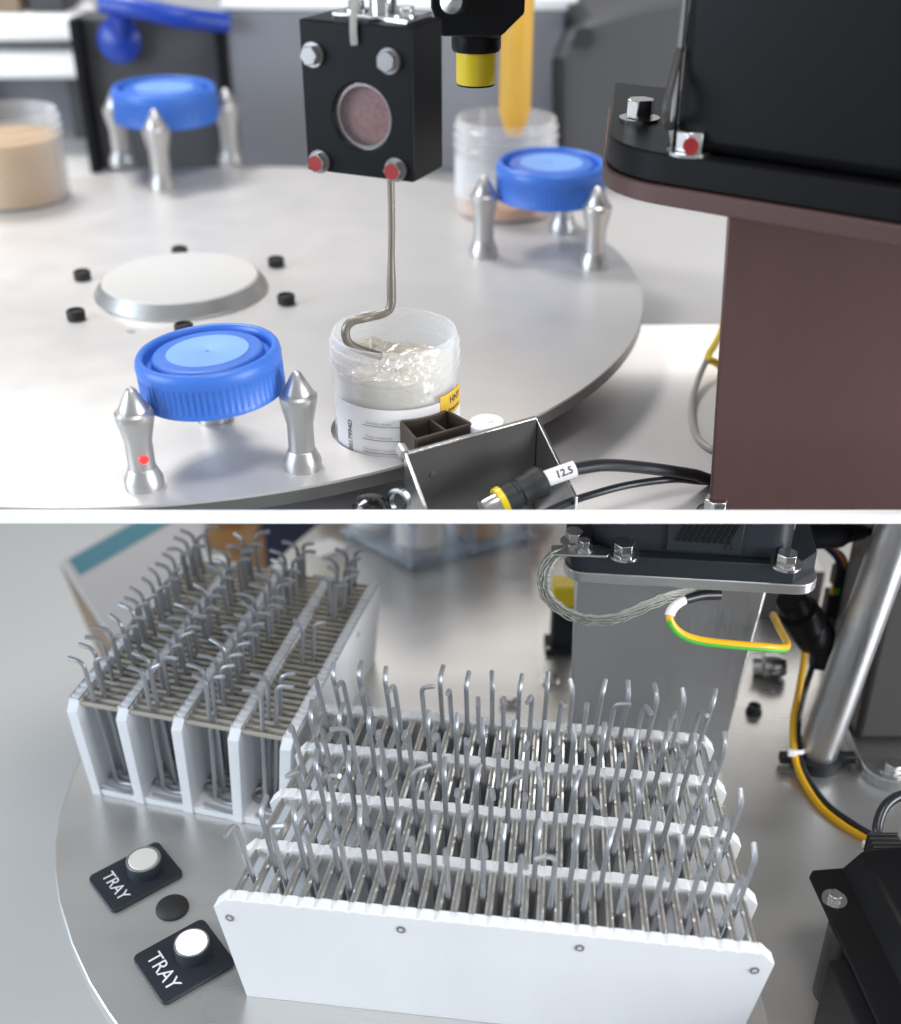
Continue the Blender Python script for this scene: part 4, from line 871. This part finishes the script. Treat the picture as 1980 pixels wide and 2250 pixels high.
# black barrel connector
c0 = PY(1735, 1315, 0.585); c1 = PY(1795, 1402, 0.590); ca = (c1 - c0).normalized(); cl_ = (c1 - c0).length
bc = thing('barrel_coupling', 'black barrel coupling hanging beside the steel column, cables leaving its end', 'coupling', c1)
build('front_half', MB().lathe([(0, 0), (0.0085, 0), (0.0092, 0.002), (0.0092, cl_ * 0.28), (0.0118, cl_ * 0.30), (0.0124, cl_ * 0.34), (0.0124, cl_ * 0.64), (0, cl_ * 0.64)], 36, fr(c0, ca)), 'black', bc)
build('rear_half', MB().lathe([(0, cl_ * 0.645), (0.0120, cl_ * 0.645), (0.0126, cl_ * 0.68), (0.0124, cl_ * 0.98), (0.0105, cl_ * 1.05), (0, cl_ * 1.06)], 36, fr(c0, ca)), 'black', bc)
build('cable_end', MB().lathe([(0, 0), (0.0075, 0), (0.0075, 0.020), (0, 0.022)], 24, fr(PY(1806, 1400, 0.600), (0.1, -0.1, -1))), 'blackmatt', bc)
build('white_clip', MB().box(tuple(PY(1804, 1400, 0.588)), (0.006, 0.005, 0.009)), 'white', bc, bevel=0.001)
# plug cluster
pc = thing('plug_cluster', 'cluster of black plugs with coloured wires between column and round pole', 'plug', PY(1835, 1420, 0.64))
build('plug', MB().box(tuple(PY(1850, 1265, 0.635)), (0.012, 0.010, 0.014)), 'blackmatt', pc, bevel=0.001)
build('plug', MB().box(tuple(PY(1835, 1325, 0.635)), (0.014, 0.010, 0.019)), 'blackmatt', pc, bevel=0.001)
build('loom', MB().tube(spline([PY(1838, 1340, 0.640), PY(1838, 1400, 0.642), PY(1830, 1450, 0.640), PY(1815, 1510, 0.66), PY(1800, 1560, 0.665)]), 0.006, 14), 'rubber', pc)
for k, m_ in enumerate(('rubber', 'bluepaint', 'redpaint', 'cableyellow', 'cable')):
    build('lead', MB().tube(spline([PY(1790 + k * 4, 1190 + k * 2, 0.640), PY(1815 + k * 6, 1205 + k, 0.636), PY(1838 + k * 5, 1230, 0.634), PY(1843 + k * 4, 1262, 0.634)]), 0.0013, 8), m_, pc)
for k, m_ in enumerate(('cableyellow', 'cablegreen', 'cable')):
    build('lead', MB().tube([PY(1828 + k * 9, 1305, 0.632), PY(1834 + k * 9, 1283, 0.632)], 0.0016, 8), m_, pc)
g0 = PY(1768, 1176, 0.585); g1 = PY(1905, 1168, 0.600)
pgl = thing('cable_plug', 'dark ribbed cable plug leaving the side of the black motor', 'plug', g0)
ga2 = (g1 - g0).normalized(); gl = (g1 - g0).length
build('body', MB().lathe([(0, 0), (0.0082, 0), (0.0086, 0.004), (0.0086, gl * 0.55), (0.0072, gl * 0.62), (0, gl * 0.62)], 24, fr(g0, ga2)), 'blackmatt', pgl)
build('strain_relief', MB().lathe([(0, gl * 0.60), (0.0066, gl * 0.60)] + [x for k in range(4) for x in ((0.0066 - k * 0.0006, gl * (0.64 + 0.08 * k)), (0.0046 - k * 0.0004, gl * (0.65 + 0.08 * k)), (0.0046 - k * 0.0004, gl * (0.68 + 0.08 * k)), (0.0062 - k * 0.0006, gl * (0.69 + 0.08 * k)))] + [(0.003, gl), (0, gl)], 20, fr(g0, ga2)), 'rubber', pgl)
build('lead', MB().tube(spline([g1 - ga2 * 0.004, PY(1950, 1164, 0.61), PY(2040, 1160, 0.62)]), 0.0026, 10), 'cable', pgl)

# ---- black enclosure at the right
ZE = 0.050
e0 = P(1774, 1914, ZE); 
en = thing('black_enclosure', 'black flanged metal enclosure standing on a short post at the table edge', 'enclosure', (e0.x + 0.08, e0.y - 0.08, 0.0))
ed = (P(1930, 2250, ZE) - e0); ed.z = 0; ed.normalize(); ee = Vector((-ed.y, ed.x, 0))
if ee.x < 0: ee = -ee
def ept(a, b): p = e0 + ed * a + ee * b; return (p.x, p.y)
build('flange', MB().prism([ept(0.003, 0.0), ept(0.20, 0.0), ept(0.20, 0.026), ept(-0.0005, 0.026), ept(-0.0005, 0.003)], ZE - 0.0022, ZE), 'black', en, bevel=0.0006)
lid = [(-0.0005, 0.0165, ZE - 0.002), (-0.0005, 0.026, ZE + 0.0105), (-0.0005, 0.030, ZE + 0.012), (-0.0005, 0.17, ZE + 0.012), (-0.0005, 0.17, ZE - 0.002)]
vs_ = []
for aa in (-0.001, 0.20):
    for (_, b_, z__) in lid: x, y = ept(aa, b_); vs_.append((x, y, z__))
n = len(lid)
build('cover', MB().add(vs_, [tuple(reversed(range(n))), tuple(range(n, 2 * n))] + [(i, (i + 1) % n, n + (i + 1) % n, n + i) for i in range(n)]), 'black', en, bevel=0.0018, seg=3)
build('case', MB().prism([ept(0.050, -0.008), ept(0.198, -0.008), ept(0.198, 0.17), ept(0.003, 0.17), ept(0.003, 0.030), ept(0.050, 0.030)], ZP - 0.0002, ZE - 0.0024), 'black', en, bevel=0.001)
fb = P(1833, 1978, ZE)
hex_bolt('flange_bolt', Vector((fb.x, fb.y, ZE)), (0, 0, 1), 0.0034, 0.0034, parent=en, washer=1.75)
for a_ in (0.034,):
    x, y = ept(a_, 0.0080); build('standoff', MB().lathe([(0, -0.0002), (0.0085, -0.0002), (0.0085, ZE - 0.0024), (0, ZE - 0.0024)], 28, T(x - 0.001, y, 0)), 'greymetal', en)
lx, ly = ept(0.038, 0.058)
rl_ = build('rating_label', MB().prism([ept(0.022, 0.0485), ept(0.045, 0.0485), ept(0.045, 0.09), ept(0.022, 0.09)], ZE + 0.0121, ZE + 0.0123), 'paper', en)
lm_ = text_mb('N', 0.009, 0.00004); lx, ly = ept(0.0275, 0.0540)
lm_.v = [(lx + (ee * x - ed * y).x, ly + (ee * x - ed * y).y, ZE + 0.0124 + z) for x, y, z in lm_.v]
build('label_text', lm_, 'ink', rl_)
lx, ly = ept(0.0600, 0.0535)
build('warning_mark', MB().lathe([(0, ZE + 0.0120), (0.0042, ZE + 0.0120), (0.0042, ZE + 0.0122), (0, ZE + 0.0122)], 24, T(lx, ly, 0)), 'yellow', en)
gx, gy = ept(-0.006, 0.041)
gl_ = build('gland', MB().box((gx, gy, ZE + 0.004), (0.014, 0.010, 0.011)), 'blackmatt', en, bevel=0.0008)
for k in range(4): build('rib', MB().box((gx, gy - 0.004 + k * 0.003, ZE + 0.0045), (0.0152, 0.0014, 0.0122)), 'rubber', gl_, bevel=0.0003)
build('power_lead', MB().tube(spline([(gx, gy + 0.003, ZE + 0.005), (gx - 0.001, gy + 0.010, ZE + 0.010), (gx + 0.006, gy + 0.020, ZE + 0.016), (gx + 0.020, gy + 0.026, ZE + 0.016), (gx + 0.05, gy + 0.028, ZE + 0.005)]), 0.0027, 12), 'cable', en)

# ---- acrylic rack with jars
ra = P(905, 1258, 0); rb_ = P(748, 1178, 0); rc_ = P(1180, 1190, 0)
rk = thing('acrylic_rack', 'clear acrylic rack holding specimen jars on the steel table', 'rack', ra)
rdx = (rc_ - ra); rdx.z = 0; rl1 = rdx.length; rdx.normalize(); rdy = (rb_ - ra); rdy.z = 0; rl2 = rdy.length; rdy.normalize()
def rp_(a, b): p = ra + rdx * a + rdy * b; return (p.x, p.y)
for zz in (0.004, 0.040):
    build('sheet', MB().prism([rp_(0, 0), rp_(rl1, 0), rp_(rl1, rl2), rp_(0, rl2)], zz, zz + 0.004), 'acrylic', rk, bevel=0.0005)
for a_, b_ in ((0.006, 0.006), (rl1 - 0.006, 0.006), (0.006, rl2 - 0.006), (rl1 * 0.5, 0.006)):
    x, y = rp_(a_, b_)
    build('pillar', MB().lathe([(0, 0), (0.0042, 0), (0.0042, 0.046), (0, 0.046)], 16, T(x, y, 0)), 'acrylic', rk)
    build('foot_nut', MB().lathe([(0, 0.0079), (0.003, 0.0079), (0.0028, 0.0105), (0, 0.011)], 14, T(x, y, 0)), 'steel', rk)
def rack_jar(a, b, r, h, fill, fh, capm, lab):
    x, y = rp_(a, b); z0 = 0.0081
    t = thing('rack_jar', lab, 'jar', (x, y, z0), 0, 'jars in the acrylic rack')
    build('wall', MB().lathe([(0, z0), (r * 0.95, z0), (r, z0 + 0.002), (r, z0 + h), (r * 0.93, z0 + h), (r * 0.93, z0 + 0.003), (0, z0 + 0.002)], 36, T(x, y, 0)), 'clear', t)
    if fill: build('contents', MB().lathe([(0, z0 + 0.003), (r * 0.92, z0 + 0.003), (r * 0.92, z0 + fh), (0, z0 + fh)], 36, T(x, y, 0)), fill, t)
    if capm: build('cap', MB().lathe([(0, z0 + h - 0.004), (r * 1.08, z0 + h - 0.004), (r * 1.08, z0 + h + 0.014), (r * 0.9, z0 + h + 0.016), (0, z0 + h + 0.0165)], 36, T(x, y, 0)), capm, t)
    return t, x, y, z0
t, x, y, z0 = rack_jar(0.024, 0.022, 0.0215, 0.058, None, 0, 'blue', 'clear jar with a white label and blue cap in the corner of the rack')
build('label', cyl_patch(0.0216, R(-140), R(-35), z0 + 0.012, z0 + 0.046, 30, T(x, y, 0)), 'paper', t)
rack_jar(0.078, 0.026, 0.0195, 0.056, 'amber', 0.026, 'whitemetal', 'jar with amber contents next to the blue-capped jar in the rack')
rack_jar(0.128, 0.026, 0.0185, 0.056, 'amber', 0.030, 'whitemetal', 'jar with amber contents at the far end of the rack')
t, x, y, z0 = rack_jar(0.022, 0.070, 0.0205, 0.056, None, 0, 'whitemetal', 'clear empty jar with a paper label in the rear of the rack')
build('label', cyl_patch(0.0206, R(-170), R(-60), z0 + 0.010, z0 + 0.042, 30, T(x, y, 0)), 'paper', t)
rack_jar(0.020, 0.112, 0.019, 0.054, 'amber', 0.012, 'yellow', 'yellow-capped jar with a little amber residue in the rear of the rack')
# blank white plaque
qa = [P(664, 1202), P(728, 1186), P(767, 1205), P(705, 1228)]
tag(build('white_plaque', MB().prism([(p.x, p.y) for p in qa], 0.0002, 0.0016), 'paper', loc=qa[0], bevel=0.0003), 'small white plaque lying on the table between tray and acrylic rack', 'plaque')

# ---- carton and things beyond tray two
yc0 = 0.835
cb = [PY(134, 1233, yc0), PY(405, 1080, yc0 + 0.10), PY(500, 1320, yc0 + 0.03), PY(290, 1470, yc0 - 0.055)]
ct = thing('leaning_carton', 'white folder with a teal stripe and brown spine leaning behind the open-ended tray', 'carton', (cb[3].x, cb[3].y, 0))
nrm = (cb[1] - cb[0]).cross(cb[3] - cb[0]).normalized()
if nrm.y < 0: nrm = -nrm
quadslab('cover', cb, 0.004, nrm, 'card', ct)
quadslab('spine', [cb[0] + nrm * 0.0045, cb[3] + nrm * 0.0045, cb[3] + nrm * 0.040 + Vector((-0.006, 0, -0.01)), cb[0] + nrm * 0.006], 0.003, (cb[1] - cb[0]), 'kraft', ct)
uu = (cb[1] - cb[0]); dd = (cb[3] - cb[0])
sq = [cb[0] + uu * a_ + dd * b_ - nrm * 0.0006 for a_, b_ in ((0.05, 0.02), (1.0, 0.02), (1.0, 0.17), (0.05, 0.17))]
quadslab('teal_stripe', sq, 0.0005, nrm, 'teal', ct, 0)
wy = 0.93
wd0 = PY(475, 1260, wy)
wdn = thing('wooden_stand', 'small varnished wooden stand with a paper card, behind the hook tray', 'stand', (wd0.x, wy, 0))
p0, p1 = PY(432, 1205, wy), PY(548, 1205, wy)
build('shelf', MB().box(((p0.x + p1.x) / 2 + 0.004, wy + 0.02, PY(480, 1200, wy).z), (p1.x - p0.x, 0.05, 0.012)), 'wood', wdn, bevel=0.001)
build('base', MB().box(((p0.x + p1.x) / 2 + 0.02, wy + 0.01, (PY(480, 1200, wy).z - 0.40) / 2), (0.03, 0.03, PY(480, 1200, wy).z - 0.006 + 0.40)), 'wood', wdn, bevel=0.001)
build('post', MB().box((PY(492, 1180, wy).x, wy + 0.03, PY(492, 1165, wy).z), (0.018, 0.02, 0.075)), 'wood', wdn, bevel=0.001)
build('card', MB().box((PY(450, 1172, wy).x, wy + 0.045, PY(450, 1170, wy).z), (0.035, 0.003, 0.05)), 'card', wdn)
nv_ = PY(615, 1190, 1.02)
nb = MB(); segs = 20; vs_, fs = [], []
zs = [-0.80, -0.5, -0.2, nv_.z - 0.10, nv_.z, nv_.z + 0.05, nv_.z + 0.075]
for i, zz in enumerate(zs):
    k = (0.90, 1.0, 1.02, 1.0, 0.96, 0.85, 0.5)[i]
    for j in range(segs):
        a = 2 * math.pi * j / segs; c_, s_ = math.cos(a), math.sin(a)
        ex = math.copysign(abs(c_) ** 0.6, c_); ey = math.copysign(abs(s_) ** 0.6, s_)
        vs_.append((nv_.x + 0.005 + ex * 0.062 * k, 1.10 + ey * 0.05 * k, zz + rnd.uniform(-1, 1) * 0.003 * (i > 2)))
for i in range(len(zs) - 1):
    for j in range(segs): j2_ = (j + 1) % segs; fs.append((i * segs + j, i * segs + j2_, (i + 1) * segs + j2_, (i + 1) * segs + j))
fs += [tuple(reversed(range(segs))), tuple((len(zs) - 1) * segs + j for j in range(segs))]
tag(build('navy_bag', nb.add(vs_, fs), 'navy', loc=(nv_.x, 1.10, -0.80), angle=60), 'tall soft dark navy bag standing beyond the table edge', 'bag')
